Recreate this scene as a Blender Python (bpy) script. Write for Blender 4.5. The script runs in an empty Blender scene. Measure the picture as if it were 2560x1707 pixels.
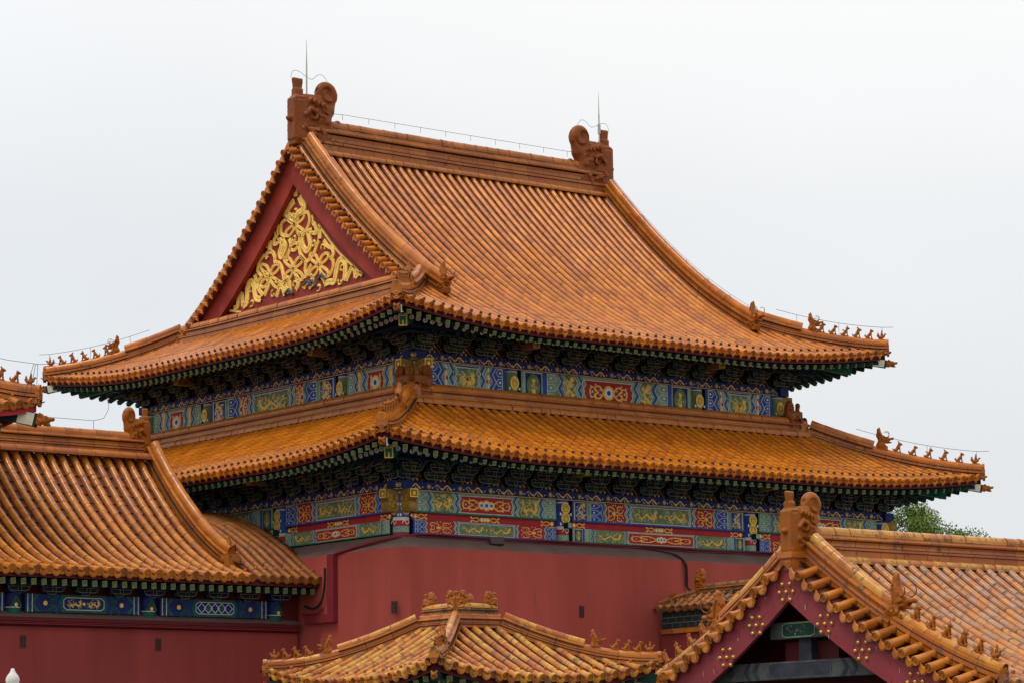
import bpy, math, random
import numpy as np
from mathutils import Matrix, Vector
PI = math.pi
SC = bpy.context.scene
COL = SC.collection
random.seed(7); RNG = np.random.default_rng(7)

# ------------------------------------------------------------------ camera
CAM = np.array([-42.3545, -57.0712, 0.0])
FW = np.array([0.61962743, 0.76968414, 0.15377963])
RT = np.array([0.7803232, -0.62519668, -0.01499351])
UP = np.array([-0.08460225, -0.1292882, 0.98799141])
cd = bpy.data.cameras.new('camera'); cam = bpy.data.objects.new('camera', cd); COL.objects.link(cam)
cam.matrix_world = Matrix(((RT[0], UP[0], -FW[0], CAM[0]), (RT[1], UP[1], -FW[1], CAM[1]), (RT[2], UP[2], -FW[2], CAM[2]), (0, 0, 0, 1)))
cd.sensor_width = 36.0; cd.lens = 101.794; cd.clip_start = 0.5; cd.clip_end = 6000
SC.camera = cam

# ------------------------------------------------------------------ light
SUN_EL, SUN_AZ = math.radians(64), math.radians(176)      # azimuth in the x-y plane, light from the camera's left and above
W = bpy.data.worlds.new('World'); SC.world = W; W.use_nodes = True
nt = W.node_tree; nt.nodes.clear()
def N(t, **k):
    n = nt.nodes.new(t)
    for a, b in k.items(): setattr(n, a, b)
    return n
bg = N('ShaderNodeBackground'); bg.inputs['Strength'].default_value = 0.1
out = N('ShaderNodeOutputWorld'); nt.links.new(bg.outputs[0], out.inputs[0])
sky = N('ShaderNodeTexSky', sky_type='NISHITA', sun_disc=False)
sky.sun_elevation = SUN_EL; sky.sun_rotation = PI / 2 - SUN_AZ; sky.dust_density = 4.0
tc = N('ShaderNodeTexCoord'); sp = N('ShaderNodeSeparateXYZ'); nt.links.new(tc.outputs['Generated'], sp.inputs[0])
rp = N('ShaderNodeValToRGB'); nt.links.new(sp.outputs[2], rp.inputs[0])        # overcast cloud deck, brighter overhead
el = rp.color_ramp.elements
SKYC = [(0.0, (7.6, 7.95, 8.3)), (0.10, (8.1, 8.4, 8.7)), (0.2, (9.0, 9.2, 9.35)), (0.27, (10.3, 10.3, 10.25)), (1.0, (12.6, 12.6, 12.5))]
while len(el) < len(SKYC): el.new(0.5)
for e, (p, c) in zip(el, SKYC): e.position = p; e.color = (*[v / 16.0 for v in c], 1)
noi = N('ShaderNodeTexNoise'); noi.inputs['Scale'].default_value = 2.6; noi.inputs['Detail'].default_value = 4.0; noi.inputs['Roughness'].default_value = 0.45
mpg = N('ShaderNodeMapping'); mpg.inputs['Scale'].default_value = (1, 1, 2.2); nt.links.new(tc.outputs['Generated'], mpg.inputs[0]); nt.links.new(mpg.outputs[0], noi.inputs['Vector'])
nr = N('ShaderNodeMapRange'); nr.inputs['From Min'].default_value = 0.3; nr.inputs['From Max'].default_value = 0.7; nr.inputs['To Min'].default_value = 15.1; nr.inputs['To Max'].default_value = 17.0
nt.links.new(noi.outputs['Fac'], nr.inputs['Value'])
vm = N('ShaderNodeVectorMath', operation='SCALE'); nt.links.new(rp.outputs[0], vm.inputs[0]); nt.links.new(nr.outputs[0], vm.inputs['Scale'])
dp = N('ShaderNodeVectorMath', operation='DOT_PRODUCT'); nt.links.new(tc.outputs['Generated'], dp.inputs[0]); dp.inputs[1].default_value = tuple(RT)
dr_ = N('ShaderNodeMapRange'); dr_.inputs[1].default_value = -0.19; dr_.inputs[2].default_value = 0.02; nt.links.new(dp.outputs['Value'], dr_.inputs[0])   # thinner, bluer cloud to the west
tint = N('ShaderNodeMix', data_type='RGBA'); tint.inputs[6].default_value = (.955, .975, 1.0, 1); tint.inputs[7].default_value = (1, 1, 1, 1); nt.links.new(dr_.outputs[0], tint.inputs[0])
mul = N('ShaderNodeVectorMath', operation='MULTIPLY'); nt.links.new(vm.outputs[0], mul.inputs[0]); nt.links.new(tint.outputs[2], mul.inputs[1]); vm = mul
mx = N('ShaderNodeMix', data_type='RGBA'); mx.inputs['Factor'].default_value = 0.96
nt.links.new(sky.outputs[0], mx.inputs[6]); nt.links.new(vm.outputs[0], mx.inputs[7]); nt.links.new(mx.outputs[2], bg.inputs[0])
sd = bpy.data.lights.new('sun', 'SUN'); sd.energy = 1.4; sd.angle = math.radians(18); sd.color = (1.0, 0.96, 0.9)
so = bpy.data.objects.new('sun', sd); COL.objects.link(so)
so.rotation_euler = Vector((math.cos(SUN_AZ) * math.cos(SUN_EL), math.sin(SUN_AZ) * math.cos(SUN_EL), math.sin(SUN_EL))).to_track_quat('Z', 'Y').to_euler()
SC.view_settings.view_transform = 'Standard'; SC.view_settings.look = 'None'; SC.view_settings.exposure = 0.0; SC.view_settings.gamma = 1.0
SC.view_settings.use_curve_mapping = False
SC.render.engine = 'CYCLES'

# ------------------------------------------------------------------ materials
MATS = {}
def mat(name, col, rough=0.6, metal=0.0, spec=0.16, vary=0.12, scale=3.0, bump=0.0, coat=0.0, dirt=0.0, dirtcol=(0.05, 0.045, 0.04), streak=False, emit=None):
    m = bpy.data.materials.new(name); m.use_nodes = True; t = m.node_tree
    b = t.nodes['Principled BSDF']; b.inputs['Roughness'].default_value = rough; b.inputs['Metallic'].default_value = metal
    b.inputs['Specular IOR Level'].default_value = spec; b.inputs['Coat Weight'].default_value = coat; b.inputs['Coat Roughness'].default_value = 0.15
    L = t.links.new
    g = t.nodes.new('ShaderNodeNewGeometry'); n = t.nodes.new('ShaderNodeTexNoise'); n.inputs['Scale'].default_value = scale; n.inputs['Detail'].default_value = 5
    if streak:
        mp = t.nodes.new('ShaderNodeMapping'); mp.inputs['Scale'].default_value = (1, 1, 0.18); L(g.outputs['Position'], mp.inputs[0]); L(mp.outputs[0], n.inputs['Vector'])
    else: L(g.outputs['Position'], n.inputs['Vector'])
    mr = t.nodes.new('ShaderNodeMapRange'); mr.inputs[1].default_value = 0.3; mr.inputs[2].default_value = 0.7; mr.inputs[3].default_value = 1 - vary; mr.inputs[4].default_value = 1 + vary
    L(n.outputs['Fac'], mr.inputs[0])
    vm = t.nodes.new('ShaderNodeVectorMath'); vm.operation = 'SCALE'; vm.inputs[0].default_value = col; L(mr.outputs[0], vm.inputs['Scale'])
    src = vm.outputs[0]
    if dirt > 0:
        n2 = t.nodes.new('ShaderNodeTexNoise'); n2.inputs['Scale'].default_value = scale * 2.3; n2.inputs['Detail'].default_value = 8; n2.inputs['Roughness'].default_value = 0.65; L(mp.outputs[0] if streak else g.outputs['Position'], n2.inputs['Vector'])
        r2 = t.nodes.new('ShaderNodeMapRange'); r2.inputs[1].default_value = 0.62 - dirt * 0.3; r2.inputs[2].default_value = 0.7 - dirt * 0.2; r2.inputs[4].default_value = 0.85; L(n2.outputs['Fac'], r2.inputs[0])
        mm = t.nodes.new('ShaderNodeMix'); mm.data_type = 'RGBA'; L(r2.outputs[0], mm.inputs[0]); L(src, mm.inputs[6]); mm.inputs[7].default_value = (*dirtcol, 1); src = mm.outputs[2]
    L(src, b.inputs['Base Color'])
    if bump > 0:
        bp = t.nodes.new('ShaderNodeBump'); bp.inputs['Strength'].default_value = bump; bp.inputs['Distance'].default_value = 0.02
        n3 = t.nodes.new('ShaderNodeTexNoise'); n3.inputs['Scale'].default_value = scale * 6; n3.inputs['Detail'].default_value = 6; L(g.outputs['Position'], n3.inputs['Vector']); L(n3.outputs['Fac'], bp.inputs['Height']); L(bp.outputs[0], b.inputs['Normal'])
    MATS[name] = m; return m
def glaze(name, cols, rough=0.32, dirt=0.0, dirtcol=(0.09, 0.07, 0.06), dirt2=None, speck=9.0):
    """glazed tile: every tile has its own firing tone (attribute rnd), with worn patches of bare body."""
    m = bpy.data.materials.new(name); m.use_nodes = True; t = m.node_tree; L = t.links.new
    b = t.nodes['Principled BSDF']; b.inputs['Specular IOR Level'].default_value = 0.14 if 'beast' in name else 0.34
    at = t.nodes.new('ShaderNodeAttribute'); at.attribute_name = 'rnd'
    r = t.nodes.new('ShaderNodeValToRGB'); L(at.outputs['Fac'], r.inputs[0]); e = r.color_ramp.elements
    while len(e) < len(cols): e.new(0.5)
    for i, c in enumerate(cols): e[i].position = i / (len(cols) - 1); e[i].color = (*c, 1)
    g = t.nodes.new('ShaderNodeNewGeometry'); n = t.nodes.new('ShaderNodeTexNoise'); n.inputs['Scale'].default_value = 2.2; n.inputs['Detail'].default_value = 6; L(g.outputs['Position'], n.inputs['Vector'])
    mr = t.nodes.new('ShaderNodeMapRange'); mr.inputs[1].default_value = 0.3; mr.inputs[2].default_value = 0.7; mr.inputs[3].default_value = 0.82; mr.inputs[4].default_value = 1.18; L(n.outputs['Fac'], mr.inputs[0])
    vm = t.nodes.new('ShaderNodeVectorMath'); vm.operation = 'SCALE'; L(r.outputs[0], vm.inputs[0]); L(mr.outputs[0], vm.inputs['Scale']); src = vm.outputs[0]; ro = None
    if dirt > 0:
        n2 = t.nodes.new('ShaderNodeTexNoise'); n2.inputs['Scale'].default_value = speck; n2.inputs['Detail'].default_value = 9; n2.inputs['Roughness'].default_value = 0.7; L(g.outputs['Position'], n2.inputs['Vector'])
        ad = t.nodes.new('ShaderNodeMath'); ad.operation = 'MULTIPLY_ADD'; L(at.outputs['Fac'], ad.inputs[0]); ad.inputs[1].default_value = 7.31; ad.inputs[2].default_value = 0
        fr = t.nodes.new('ShaderNodeMath'); fr.operation = 'FRACT'; L(ad.outputs[0], fr.inputs[0])
        m2 = t.nodes.new('ShaderNodeMath'); m2.operation = 'MULTIPLY_ADD'; L(fr.outputs[0], m2.inputs[0]); m2.inputs[1].default_value = 0.22; L(n2.outputs['Fac'], m2.inputs[2])
        r2 = t.nodes.new('ShaderNodeMapRange'); r2.inputs[1].default_value = 0.82 - dirt * 0.3; r2.inputs[2].default_value = 0.90 - dirt * 0.22; r2.inputs[4].default_value = 0.8; L(m2.outputs[0], r2.inputs[0])
        mm = t.nodes.new('ShaderNodeMix'); mm.data_type = 'RGBA'; L(r2.outputs[0], mm.inputs[0]); L(src, mm.inputs[6]); mm.inputs[7].default_value = (*dirtcol, 1); src = mm.outputs[2]
        rr = t.nodes.new('ShaderNodeMapRange'); L(r2.outputs[0], rr.inputs[0]); rr.inputs[2].default_value = 0.8; rr.inputs[3].default_value = rough; rr.inputs[4].default_value = 0.85; L(rr.outputs[0], b.inputs['Roughness'])
    else: b.inputs['Roughness'].default_value = rough
    L(src, b.inputs['Base Color'])
    MATS[name] = m
glaze('tile_hall', [(.33, .088, .014), (.41, .112, .011), (.475, .136, .010), (.53, .162, .010), (.60, .20, .014)], 0.2, 0.12, (.16, .06, .03))
glaze('tile_wing', [(.32, .080, .008), (.44, .135, .012), (.50, .17, .016), (.39, .11, .010), (.31, .10, .025)], 0.22, 0.42, (.14, .075, .035))
glaze('tile_gate', [(.28, .15, .09), (.40, .12, .016), (.37, .20, .115), (.52, .17, .018), (.40, .165, .06), (.58, .235, .035)], 0.3, 0.5, (.10, .075, .06), speck=6.0)
glaze('tile_old', [(.36, .085, .008), (.50, .175, .016), (.56, .27, .035), (.45, .13, .012), (.33, .10, .03)], 0.22, 0.55, (.10, .07, .05), speck=6.0)
glaze('tile_worn', [(.24, .062, .008), (.34, .10, .012), (.32, .11, .018), (.26, .08, .012)], 0.35, 0.62, (.13, .075, .04), speck=12.0)
glaze('tile_dark', [(.30, .09, .02), (.42, .15, .03), (.36, .14, .04), (.14, .08, .04)], 0.5, 0.75, (.05, .04, .03), speck=5.0)
glaze('ridge_hall', [(.29, .074, .007), (.40, .125, .011), (.36, .105, .010), (.32, .085, .008)], 0.3, 0.30, (.07, .035, .025))
glaze('ridge_old', [(.33, .08, .008), (.45, .14, .014), (.40, .11, .010), (.32, .08, .014)], 0.3, 0.4, (.10, .065, .05), speck=5.0)
glaze('beast_glaze', [(.17, .042, .004), (.30, .085, .008), (.23, .058, .005)], 0.28, 0.3, (.11, .055, .03), speck=14.0)
glaze('beast_brown', [(.19, .048, .010), (.25, .066, .012)], 0.3, 0.4, (.07, .035, .022), speck=10.0)
mat('mortar', (.19, .07, .045), .9, vary=.3, scale=9)
mat('mortar_pink', (.17, .06, .042), .8, vary=.35, scale=7, dirt=.2, dirtcol=(.10, .035, .025))
mat('mortar_and_shade', (.055, .03, .022), .9, vary=.3, scale=9)  # dark joint mortar; also serves as painted shade in the ridge grooves
mat('pan_tile', (.035, .011, .006), .4, vary=.35, scale=5, dirt=.12, dirtcol=(.14, .055, .045))  # flat tiles, near black to paint in the shade between the rows
mat('pan_pale', (.10, .03, .012), .45, vary=.35, scale=5, dirt=.25, dirtcol=(.13, .06, .05))
mat('nail_dark', (.045, .05, .042), .4, metal=.3)
mat('nail_glaze', (.44, .11, .02), .3)
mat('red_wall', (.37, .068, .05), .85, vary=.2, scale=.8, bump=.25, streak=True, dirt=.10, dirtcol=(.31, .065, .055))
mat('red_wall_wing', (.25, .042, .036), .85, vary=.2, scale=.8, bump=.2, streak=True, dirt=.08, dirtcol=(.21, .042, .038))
mat('red_paint', (.27, .035, .028), .6, vary=.16, scale=2.5, bump=.1)
mat('red_board', (.29, .036, .022), .6, vary=.22, scale=1.6, bump=.15, dirt=.05, dirtcol=(.2, .05, .04))
mat('purple_board', (.24, .038, .045), .5, vary=.14, scale=2.0, bump=.15)
mat('dark_red', (.095, .011, .013), .6)
mat('ledge_plaster', (.16, .10, .085), .9, vary=.15, scale=1.5, bump=.2, dirt=.08, dirtcol=(.2, .12, .1))
mat('eave_shade_red', (.14, .012, .013), .6)  # board red with the shade under the eaves mixed into the colour
mat('eave_shade_blue', (.006, .014, .06), .6, vary=.2)  # darker copy of the blue paint, painted shade for brackets and purlin
mat('eave_shade_green', (.005, .034, .025), .6, vary=.2)  # green timber paint darkened to carry the eave shade
mat('w_blue', (.013, .035, .17), .6, vary=.2)  # wing blue, deepened in the colour for the shade under its eave
mat('w_teal', (.014, .10, .07), .6, vary=.25, scale=5)  # wing teal, darkened the same way for eave shade
mat('p_line', (.30, .24, .11), .6, vary=.2)
mat('p_blue', (.030, .085, .37), .6, vary=.2, scale=6)
mat('p_dblue', (.016, .033, .13), .6, vary=.15, scale=6)
mat('p_green', (.20, .36, .25), .6, vary=.25, scale=5)
mat('p_teal', (.018, .17, .105), .6, vary=.22, scale=5)
mat('p_dgreen', (.007, .040, .029), .6, vary=.2, scale=5)
mat('p_olive', (.15, .22, .11), .6, vary=.3, scale=6)
mat('p_red', (.42, .028, .034), .6, vary=.12, scale=5)
mat('p_gold', (.86, .52, .075), .45, metal=.1, vary=.2, scale=8)
mat('p_pale', (.66, .62, .45), .6, vary=.12, scale=7)
mat('p_white', (.72, .75, .78), .6, vary=.1)
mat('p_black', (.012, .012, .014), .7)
mat('p_bronze', (.27, .16, .03), .5, metal=.2, vary=.25, scale=9, dirt=.12, dirtcol=(.04, .05, .02))
mat('p_lime', (.19, .20, .075), .6, vary=.15, scale=8)
mat('gold_leaf', (.95, .63, .15), .45, metal=.12, vary=.14, scale=6, dirt=.05, dirtcol=(.12, .08, .05))
mat('grey_wood', (.10, .095, .10), .8, vary=.25, scale=6)
mat('gold_stud', (.56, .33, .07), .3, metal=.8, vary=.1)
mat('wire_dark', (.05, .05, .055), .5, metal=.4)
mat('cable_black', (.018, .018, .02), .6)
mat('rod_steel', (.42, .41, .36), .4, metal=.7)
mat('duct_red', (.20, .022, .03), .55, vary=.1)
mat('brick_dark', (.02, .03, .026), .6, vary=.3, scale=4)
mat('brick_line', (.16, .17, .14), .9)
mat('marble', (.62, .60, .55), .6, vary=.12, scale=9, bump=.25, dirt=.1, dirtcol=(.25, .24, .22))
mat('vent_dark', (.12, .03, .028), .8)
mat('bark', (.07, .05, .035), .9, vary=.3, scale=6, bump=.5)
mat('leaf', (.095, .155, .022), .55, vary=.35, scale=1.6)
mat('leaf_light', (.19, .27, .045), .5, vary=.3, scale=1.6)
mat('paving', (.13, .125, .12), .85, vary=.15, scale=.8, bump=.2)
mat('lamp_grey', (.085, .06, .055), .6)
mat('faded_dark', (.035, .036, .05), .75, vary=.35, scale=5)
mat('faded_paint', (.065, .072, .066), .75, vary=.35, scale=4, dirt=.2, dirtcol=(.03, .04, .06))

# ------------------------------------------------------------------ mesh builder
def A3(v): return np.asarray(v, float).reshape(-1, 3)
def nrm(v):
    v = np.asarray(v, float); return v / (np.linalg.norm(v, axis=-1, keepdims=True) + 1e-12)
class MB:
    def __init__(s): s.V = []; s.R = []; s.n = 0; s.F = []; s.mats = []
    def mi(s, m):
        if m not in s.mats: s.mats.append(m)
        return s.mats.index(m)
    def add(s, v, faces, m, rnd=None, smooth=False):
        v = A3(v); k = len(v); s.V.append(v)
        if rnd is None: rnd = random.random()
        s.R.append(np.full(k, rnd) if np.isscalar(rnd) else np.asarray(rnd, float))
        mi = s.mi(m)
        if isinstance(faces, np.ndarray): s.F.append((faces.astype(np.int64) + s.n, mi, smooth))
        else:
            d = {}
            for f in faces: d.setdefault(len(f), []).append(f)
            for kk, fl in d.items(): s.F.append((np.array(fl, np.int64) + s.n, mi, smooth))
        s.n += k
    def grid(s, P, m, rnd=None, smooth=False, closed=False):
        """P: (n, k, 3) rows of points joined into quads."""
        n, k = P.shape[:2]; i = np.arange(n - 1)[:, None]; j = np.arange(k if closed else k - 1)[None, :]; j2 = (j + 1) % k
        f = np.stack([i * k + j, i * k + j2, (i + 1) * k + j2, (i + 1) * k + j], -1).reshape(-1, 4)
        s.add(P.reshape(-1, 3), f, m, rnd, smooth)
    def box(s, o, ex, ey, ez, m, rnd=None):
        """o: corner, ex ey ez: full edge vectors"""
        o, ex, ey, ez = map(lambda q: np.asarray(q, float), (o, ex, ey, ez))
        v = [o + a * ex + b * ey + c * ez for c in (0, 1) for b in (0, 1) for a in (0, 1)]
        s.add(v, [(0, 2, 3, 1), (4, 5, 7, 6), (0, 1, 5, 4), (2, 6, 7, 3), (0, 4, 6, 2), (1, 3, 7, 5)], m, rnd)
    def cbox(s, c, ex, ey, ez, m, rnd=None):
        c, ex, ey, ez = map(lambda q: np.asarray(q, float), (c, ex, ey, ez)); s.box(c - (ex + ey + ez) / 2, ex, ey, ez, m, rnd)
    def prism(s, pts, o, ex, ey, ez, m, mside=None, rnd=None):
        """polygon pts (x,y) in frame o,ex,ey, extruded by vector ez"""
        p = np.asarray(pts, float); o, ex, ey, ez = map(lambda q: np.asarray(q, float), (o, ex, ey, ez)); n = len(p)
        a = o + p[:, :1] * ex + p[:, 1:2] * ey
        s.add(np.vstack([a, a + ez]), [tuple(range(n))[::-1], tuple(range(n, 2 * n))], m, rnd)
        s.add(np.vstack([a, a + ez]), [(i, (i + 1) % n, n + (i + 1) % n, n + i) for i in range(n)], mside or m, rnd)
    def tube(s, P, r, m, seg=6, cap=True, rnd=None, smooth=True):
        P = A3(P); n = len(P); r = np.broadcast_to(np.asarray(r, float), (n,)); T = nrm(np.gradient(P, axis=0))
        u = np.where(np.abs(T[:, 2:3]) > .95, [[1., 0, 0]], [[0, 0, 1.]]); a = nrm(np.cross(T, u)); b = np.cross(a, T)
        for i in range(1, n):                                   # keep the frame from flipping
            if a[i] @ a[i - 1] < 0: a[i] *= -1; b[i] *= -1
        th = np.arange(seg) * 2 * PI / seg
        Q = P[:, None] + r[:, None, None] * (np.cos(th)[None, :, None] * a[:, None] + np.sin(th)[None, :, None] * b[:, None])
        if rnd is None: rnd = random.random()
        s.grid(Q, m, rnd, smooth, True)
        if cap: s.add(Q[0], [tuple(range(seg))], m, rnd); s.add(Q[-1], [tuple(range(seg))[::-1]], m, rnd)
    def lathe(s, prof, o, m, seg=16, ax=(0, 0, 1), rnd=None):
        """prof [(r, h)] turned round ax at o"""
        ax = nrm(ax); u = np.array([1., 0, 0]) if abs(ax[0]) < .9 else np.array([0, 1., 0]); a = nrm(np.cross(ax, u)); b = np.cross(ax, a)
        th = np.arange(seg) * 2 * PI / seg; pr = np.asarray(prof, float)
        Q = np.asarray(o, float) + pr[:, :1, None] * (np.cos(th)[None, :, None] * a + np.sin(th)[None, :, None] * b) + pr[:, 1:2, None] * ax
        s.grid(Q, m, rnd, True, True)
    def build(s, name, parent=None, root=None, label=None, loc0=None):
        me = bpy.data.meshes.new(name); V = np.vstack(s.V)
        if loc0 is not None: V = V - np.asarray(loc0)
        elif parent is not None:
            r = parent
            while r.parent: r = r.parent
            V = V - np.array(r.location)
        nl = sum(f.size for f, _, _ in s.F); nf = sum(len(f) for f, _, _ in s.F)
        me.vertices.add(len(V)); me.vertices.foreach_set('co', V.astype(np.float32).ravel())
        me.loops.add(nl); me.polygons.add(nf)
        me.loops.foreach_set('vertex_index', np.concatenate([f.ravel() for f, _, _ in s.F]).astype(np.int32))
        tot = np.concatenate([np.full(len(f), f.shape[1]) for f, _, _ in s.F]); st = np.concatenate([[0], np.cumsum(tot)[:-1]])
        me.polygons.foreach_set('loop_start', st.astype(np.int32)); me.polygons.foreach_set('loop_total', tot.astype(np.int32))
        me.polygons.foreach_set('material_index', np.concatenate([np.full(len(f), m) for f, m, _ in s.F]).astype(np.int32))
        me.polygons.foreach_set('use_smooth', np.concatenate([np.full(len(f), sm) for f, _, sm in s.F]))
        for m in s.mats: me.materials.append(MATS[m])
        a = me.attributes.new('rnd', 'FLOAT', 'POINT'); a.data.foreach_set('value', np.concatenate(s.R).astype(np.float32))
        me.update(calc_edges=True); me.validate()
        o = bpy.data.objects.new(name, me); COL.objects.link(o)
        if parent is not None: o.parent = parent
        if label: o['label'] = label
        return o
def thing(name, label, cat, loc, group=None, kind=None):
    o = bpy.data.objects.new(name, None); COL.objects.link(o); o.location = loc; o['label'] = label; o['category'] = cat
    o.empty_display_size = 0.3
    if group: o['group'] = group
    return o
def tag(o, label, cat, group=None):
    o['label'] = label; o['category'] = cat
    if group: o['group'] = group
    return o
def place(mesh_obj, name, parent, M, label=None):
    """a copy of a finished part: its mesh shared, set at world matrix M under parent"""
    o = mesh_obj.copy(); o.name = name; COL.objects.link(o)
    r = parent
    while r.parent: r = r.parent
    o.parent = parent; o.matrix_local = Matrix.Translation(-Vector(r.location)) @ M
    for k in ('label', 'category', 'group'):
        if k in o: del o[k]
    if label: o['label'] = label
    return o
def frameM(o, ex, ey, ez, sc=1.0):
    return Matrix(((ex[0] * sc, ey[0] * sc, ez[0] * sc, o[0]), (ex[1] * sc, ey[1] * sc, ez[1] * sc, o[1]), (ex[2] * sc, ey[2] * sc, ez[2] * sc, o[2]), (0, 0, 0, 1)))
def catmull(pts, n=6):
    p = np.asarray(pts, float)
    if len(p) < 3: return p
    q = np.vstack([2 * p[0] - p[1], p, 2 * p[-1] - p[-2]]); o = []
    t = np.linspace(0, 1, n, endpoint=False)[:, None]
    for i in range(1, len(q) - 2):
        a, b, c, d = q[i - 1:i + 3]
        o.append(.5 * (2 * b + (c - a) * t + (2 * a - 5 * b + 4 * c - d) * t ** 2 + (3 * b - a - 3 * c + d) * t ** 3))
    o.append(p[-1:]); return np.vstack(o)
Z = np.array([0, 0, 1.0])

# ------------------------------------------------------------------ sculpted bodies: signed distance field -> one continuous mesh
class SDF:
    def __init__(s, k=0.03): s.k = k; s.P = []; s.C = []
    def carve(s, pts, r):
        for i in range(len(pts) - 1): s.C.append((np.array(pts[i], float), np.array(pts[i + 1], float), r))
        return s
    def cap(s, a, b, ra, rb=None): s.P.append(('c', np.array(a, float), np.array(b, float), ra, ra if rb is None else rb)); return s
    def chain(s, pts, rad):
        rad = np.broadcast_to(rad, (len(pts),))
        for i in range(len(pts) - 1): s.cap(pts[i], pts[i + 1], rad[i], rad[i + 1])
        return s
    def ell(s, c, r): s.P.append(('e', np.array(c, float), np.array(r, float))); return s
    def bx(s, c, h, rd=0.01): s.P.append(('b', np.array(c, float), np.array(h, float), rd)); return s
    def ev(s, X):
        D = None
        for p in s.P:
            if p[0] == 'c':
                ba = p[2] - p[1]; t = np.clip(((X - p[1]) @ ba) / (ba @ ba + 1e-12), 0, 1); d = np.linalg.norm(X - p[1] - t[..., None] * ba, axis=-1) - (p[3] + (p[4] - p[3]) * t)
            elif p[0] == 'e':
                q = (X - p[1]) / p[2]; l = np.linalg.norm(q, axis=-1); d = (l - 1) * p[2].min() * (.4 + .6 * np.minimum(l, 1)) if False else (l - 1) * p[2].min()
            else:
                q = np.abs(X - p[1]) - p[2] + p[3]; d = np.linalg.norm(np.maximum(q, 0), axis=-1) + np.minimum(q.max(-1), 0) - p[3]
            if D is None: D = d
            else:
                h = np.clip(.5 + .5 * (D - d) / s.k, 0, 1); D = D * (1 - h) + d * h - s.k * h * (1 - h)
        for a, b, r in s.C:
            ba = b - a; t = np.clip(((X - a) @ ba) / (ba @ ba + 1e-12), 0, 1); d = r - np.linalg.norm(X - a - t[..., None] * ba, axis=-1)
            h = np.clip(.5 + .5 * (d - D) / .012, 0, 1); D = D * (1 - h) + d * h + .012 * h * (1 - h)
        return D
    def mesh(s, lo, hi, res, noise=0.0, nf=30.0, seed=0):
        lo, hi = np.array(lo, float), np.array(hi, float); n = np.maximum(4, np.ceil((hi - lo) / res).astype(int)) + 1
        ax = [lo[i] + np.arange(n[i]) * res for i in range(3)]; X = np.stack(np.meshgrid(*ax, indexing='ij'), -1)
        D = s.ev(X)
        if noise > 0:
            rg = np.random.default_rng(seed); w = 0
            for o in range(7):
                k = rg.normal(size=3) * nf * (1 + .35 * o); w = w + np.sin(X @ k + rg.uniform(0, 6.28))
            D = D - noise * w / 4
        return surface_nets(D, lo, res)
def surface_nets(D, lo, res):
    n = np.array(D.shape); S = D < 0
    c = sum(S[a:n[0] - 1 + a, b:n[1] - 1 + b, e:n[2] - 1 + e].astype(int) for a in (0, 1) for b in (0, 1) for e in (0, 1))
    act = (c > 0) & (c < 8); idx = -np.ones(act.shape, int); I = np.argwhere(act); idx[act] = np.arange(len(I))
    acc = np.zeros((len(I), 3)); cnt = np.zeros(len(I))
    cor = [(a, b, e) for a in (0, 1) for b in (0, 1) for e in (0, 1)]
    for p in cor:
        for a in range(3):
            if p[a]: continue
            q = list(p); q[a] = 1; p0 = I + p; q0 = I + q
            d0 = D[tuple(p0.T)]; d1 = D[tuple(q0.T)]; m = (d0 < 0) != (d1 < 0)
            t = np.where(m, d0 / (d0 - d1 + 1e-20), 0); pt = np.array(p, float) + np.outer(t, np.eye(3)[a])
            acc[m] += pt[m]; cnt[m] += 1
    V = lo + (I + acc / cnt[:, None]) * res; F = []
    for a in range(3):
        b, e = (a + 1) % 3, (a + 2) % 3
        s0 = [slice(None)] * 3; s1 = [slice(None)] * 3; s0[a] = slice(0, -1); s1[a] = slice(1, None)
        ch = S[tuple(s0)] != S[tuple(s1)]; E = np.argwhere(ch); E = E[(E[:, b] > 0) & (E[:, e] > 0) & (E[:, b] < n[b] - 1) & (E[:, e] < n[e] - 1)]
        eb, ee = np.eye(3, dtype=int)[b], np.eye(3, dtype=int)[e]
        f = np.stack([idx[tuple((E - eb - ee).T)], idx[tuple((E - ee).T)], idx[tuple(E.T)], idx[tuple((E - eb).T)]], -1)
        ins = S[tuple(E.T)]; f[~ins] = f[~ins][:, ::-1]; F.append(f)
    F = np.vstack(F); return V, F[(F >= 0).all(1)]
# ------------------------------------------------------------------ roof surfaces
class Slope:
    """one roof slope: a runs along the eave, d runs up the slope (in plan); the eave sweeps up and out at hip corners."""
    def __init__(s, P0, ea, ed, L, z0, prof, c=0.0, x=0.0, Lc=5.0, Ld=4.0, left=True, right=True):
        s.P0 = np.asarray(P0, float); s.ea = np.array([*ea, 0.]); s.ed = np.array([*ed, 0.]); s.L = L; s.z0 = z0; s.prof = prof
        s.c, s.x, s.Lc, s.Ld, s.lf, s.rt = c, x, Lc, Ld, left, right
        s.outv = -s.ed
    def __call__(s, a, d):
        a = np.asarray(a, float); d = np.asarray(d, float); a, d = np.broadcast_arrays(a, d)
        fall = np.clip(1 - d / s.Ld, 0, 1)
        wl = np.clip(1 - a / s.Lc, 0, 1) ** 2 * fall if s.lf else 0 * a
        wr = np.clip(1 - (s.L - a) / s.Lc, 0, 1) ** 2 * fall if s.rt else 0 * a
        z = s.z0 + s.prof(d) + s.c * (wl + wr)
        aa = a - s.x * wl + s.x * wr; dd = d - s.x * (wl + wr)
        P = s.ea * aa[..., None] + s.ed * dd[..., None]
        P[..., 0] += s.P0[0]; P[..., 1] += s.P0[1]; P[..., 2] = z
        return P
    def frame(s, a, d):
        e = 0.02; p = s(a, d); ta = nrm(s(np.asarray(a) + e, d) - s(np.asarray(a) - e, d)); td = nrm(s(a, np.asarray(d) + e) - s(a, np.asarray(d) - e))
        nn = nrm(np.cross(ta, td)); nn = np.where(nn[..., 2:3] < 0, -nn, nn); return p, ta, td, nn
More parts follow.
